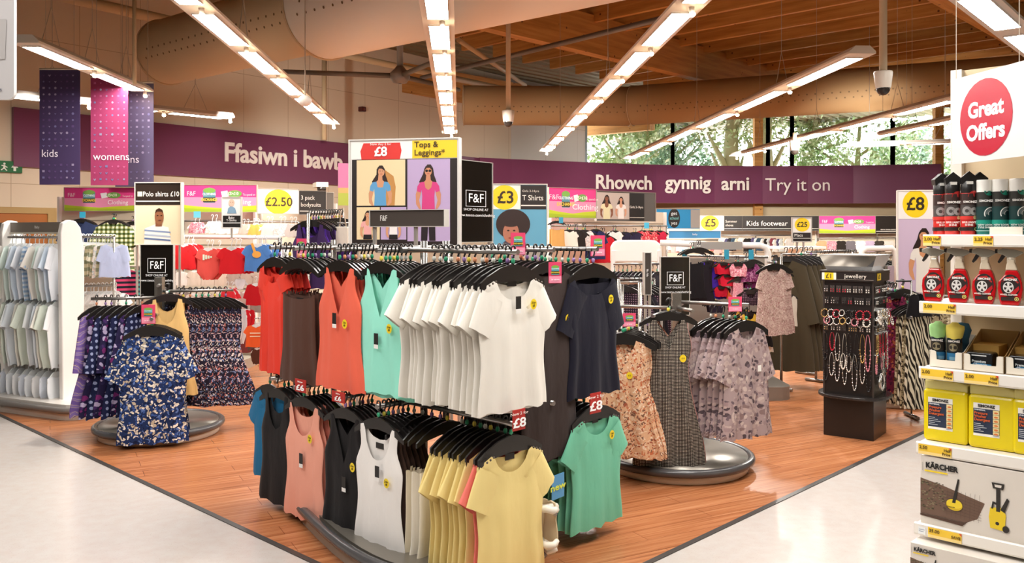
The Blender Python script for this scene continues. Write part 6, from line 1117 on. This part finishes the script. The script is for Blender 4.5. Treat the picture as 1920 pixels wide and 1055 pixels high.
# floral blouse, coats
pg('floral_blouse', dict(BLOUSE, L=.66, wp=[(0, .15), (.3, .165), (1, .2)], sl=dict(len=.16, ang=1.15, r0=.07, r1=.06)), 1449, 497, 628, 7.7, .35, p_rose, 'dusty rose floral blouse in front of the olive coats', 'top', 4, desc='dusty rose floral blouse', where='before the olive coats', hp=HANG, hname='black hanger', sp=.04, back=(.5, .8, 0))
pg('blouse', TEE, 1470, 505, 548, 8.1, .4, fab('#b58a3a'), 'mustard top behind the rose floral blouse', 'top', hp=HANG, hname='black hanger'); pg('blouse', dict(TEE, sl=None), 1478, 550, 612, 8.1, .4, fab('#d8cfbe'), 'cream top behind the hem of the rose floral blouse', 'top', hp=HANG, hname='black hanger')
rail('short rail in front of the olive coats', W(1440, 488, 8.5), W(1449, 489, 7.6), .012)
pg('coat', dict(COAT, wp=[(0, .17), (.3, .18), (1, .23)], sl=dict(len=.5, ang=1.3, r0=.075, r1=.06)), 1474, 483, 694, 8.9, -.45, fab('#4a4130'), 'long olive brown coat at the front of the coat rail', 'coat', 6, desc='olive brown coat', where='on the coat rail', hp=HANG, hname='black hanger', sp=.075, back=(.86, .5, 0), wsc=1)
rail('rail of olive coats left of the jewellery column', W(1465, 474, 8.8), W(1530, 474, 9.3), .013, (0, 1))
pg('coat', dict(COAT, L=.7), 1530, 482, 588, 9.9, -.4, fab('#221d1b'), 'black coat just left of the jewellery mirrors', 'coat', 6, desc='black coat', where='left of the jewellery mirrors', hp=HANG, hname='black hanger', sp=.08, back=(.8, .55, 0))
rail('rail of black coats left of the jewellery mirrors', W(1510, 470, 9.8), W(1600, 468, 10.6), .014, (0, 1))
bay('low bay behind the coats, its plinth showing beside the jewellery base', W(1470, 437, 11.6), W(1700, 437, 11.8), 1.25, .5, '#b9a98c')
pg('vest_top', VEST, 1520, 604, 646, 10.9, .1, fab('#171314'), 'black vest low on the bay left of the jewellery column', 'top', 2, desc='black vest', where='low on the bay', hp=HANG, hname='black hanger'); pg('vest_top', VEST, 1541, 606, 645, 10.9, .1, fab('#1d1819'), 'second black vest on the low bay beside the jewellery', 'top', hp=HANG, hname='black hanger'); pg('trousers', dict(SKIRT, L=.6), 1487, 605, 652, 11.0, .1, fab('#a9916a'), 'tan trousers on the low bay beside the olive coats', 'trousers', hp=HANG, hname='black hanger')
rail('rail of black vests on the low bay', W(1482, 600, 10.95), W(1556, 598, 10.9), .01, (0, 1))
# back wall
bay('long bay along the back wall under the Kids footwear board', W(1235, 437, 19.9), W(1530, 437, 19.8), 1.9, .4); bay('long bay along the back wall under the far pink board', W(1532, 437, 19.8), W(1760, 437, 19.6), 1.9, .4)
JR.seed(31)
rail('rail of small kids items on the back wall', W(1350, 440, 19.4), W(1484, 440, 19.4), .014, (0, .5, 1)); rail('second rail of kids items on the back wall', W(1236, 449, 19.4), W(1352, 449, 19.4), .014, (0, 1))
KC = ['#2b2a33', '#e3ddd2', '#4f4a6a', '#26221f', '#bfc6c4', '#7d3a44', '#d8d4cc', '#354b5c', '#1f1c1b', '#cdbfa8']
for k in range(22): pg('kids_garment', BABY, 1354 + 6 * k, 444 + JR.uniform(-1, 2), 466 + JR.uniform(-3, 6), 19.3, .6, fab(JR.choice(KC)), 'tiny kids garment under the Kids footwear board, %s from left' % ORD[k], 'kids clothes')
for k in range(14): pg('kids_garment', BABY, 1242 + 8 * k, 453, 470 + JR.uniform(-2, 5), 19.3, .4, JR.choice([p_wht, fab('#e4dcd6'), p_redp, fab('#d9a6a0'), fab('#d4b878'), fab('#c9c2b8')]), 'tiny pale kids garment below the blue strip sign, %s from left' % ORD[k], 'kids clothes')
for k, c in enumerate(['#c9a27a', p_lace, '#2b2622', '#6e6a70', '#e2ddd6', '#b7a4bc', '#3a342e', '#cfc6bc']): pg('kids_garment', BABY, 1541 + 18 * k, 449, 472, 19.2, 0, c if not isinstance(c, str) else fab(c), 'kids top below the far pink board, %s from left' % ORD[k], 'kids clothes')
rail('rail below the far pink board', W(1534, 445, 19.3), W(1680, 445, 19.3), .014, (0, 1))
for lab, bx, Z, c in (('white display plinth under the Macs card', (1472, 462, 1541, 600), 12.5, '#efeae2'),):
    a, b = W(bx[0], bx[1], Z), W(bx[2], bx[1], Z); t = T('display_plinth', lab, 'shop fitting', ((a.x + b.x) / 2, Z, 0)); w = (b.x - a.x) / 2; q = MB(); q.box(-w * .25, w, 0, .5, 0, a.z - .04); q.build('body', M(c, .35), t, bevel=.01); q = MB(); q.box(-w - .1, w + .05, -.05, .55, a.z - .04, a.z); q.build('plinth_top', M('#f0ece6', .3), t, bevel=.008)
t = T('clothes_rack', 'white round-cornered clothes frame behind the jewellery mirrors', 'shop fitting', (0, 0, 0)); q = MB(); q.tube([W(1614, 560, 10.4), W(1614, 480, 10.4), W(1617, 470, 10.4), W(1624, 466, 10.4), W(1672, 465, 10.4), W(1678, 470, 10.4), W(1680, 560, 10.4)], .035, 10); q.build('frame_tube', M('#efe9e0', .3), t)
for s in (1614, 1680): q = MB(); c = W(s, 560, 10.4); q.tube([(c.x, c.y, 0), c], .035, 10); q.build('leg', M('#efe9e0', .3), t)
edge_row('dark_tee', TEE, W(1622, 478, 10.5), W(1674, 478, 10.9), 8, [fab('#2a2524'), fab('#5a5048'), fab('#d8cfc2'), fab('#3a2f2e')], 'muted tee', 'under the white clothes frame', 'top', hp=HANG, hname='black hanger'); q = MB(); q.tube([W(1616, 478, 10.4), W(1678, 478, 10.4)], .012, 8); q.build('hanging_bar', m_chrome, t)
edge_row('camisole', CAMI, W(1583, 470, 10.3), W(1604, 470, 10.7), 5, [fab('#8a5a30'), fab('#6a4428')], 'brown camisole', 'right of the black coats', 'top', hp=HANG, hname='black hanger')
# drop the parked prototypes nobody used
for h in (HANG, HANGN, BHANG):
    if h.name not in USED:
        for c in list(h.children): bpy.data.objects.remove(c)
        bpy.data.objects.remove(h)
fonts_to_mesh()
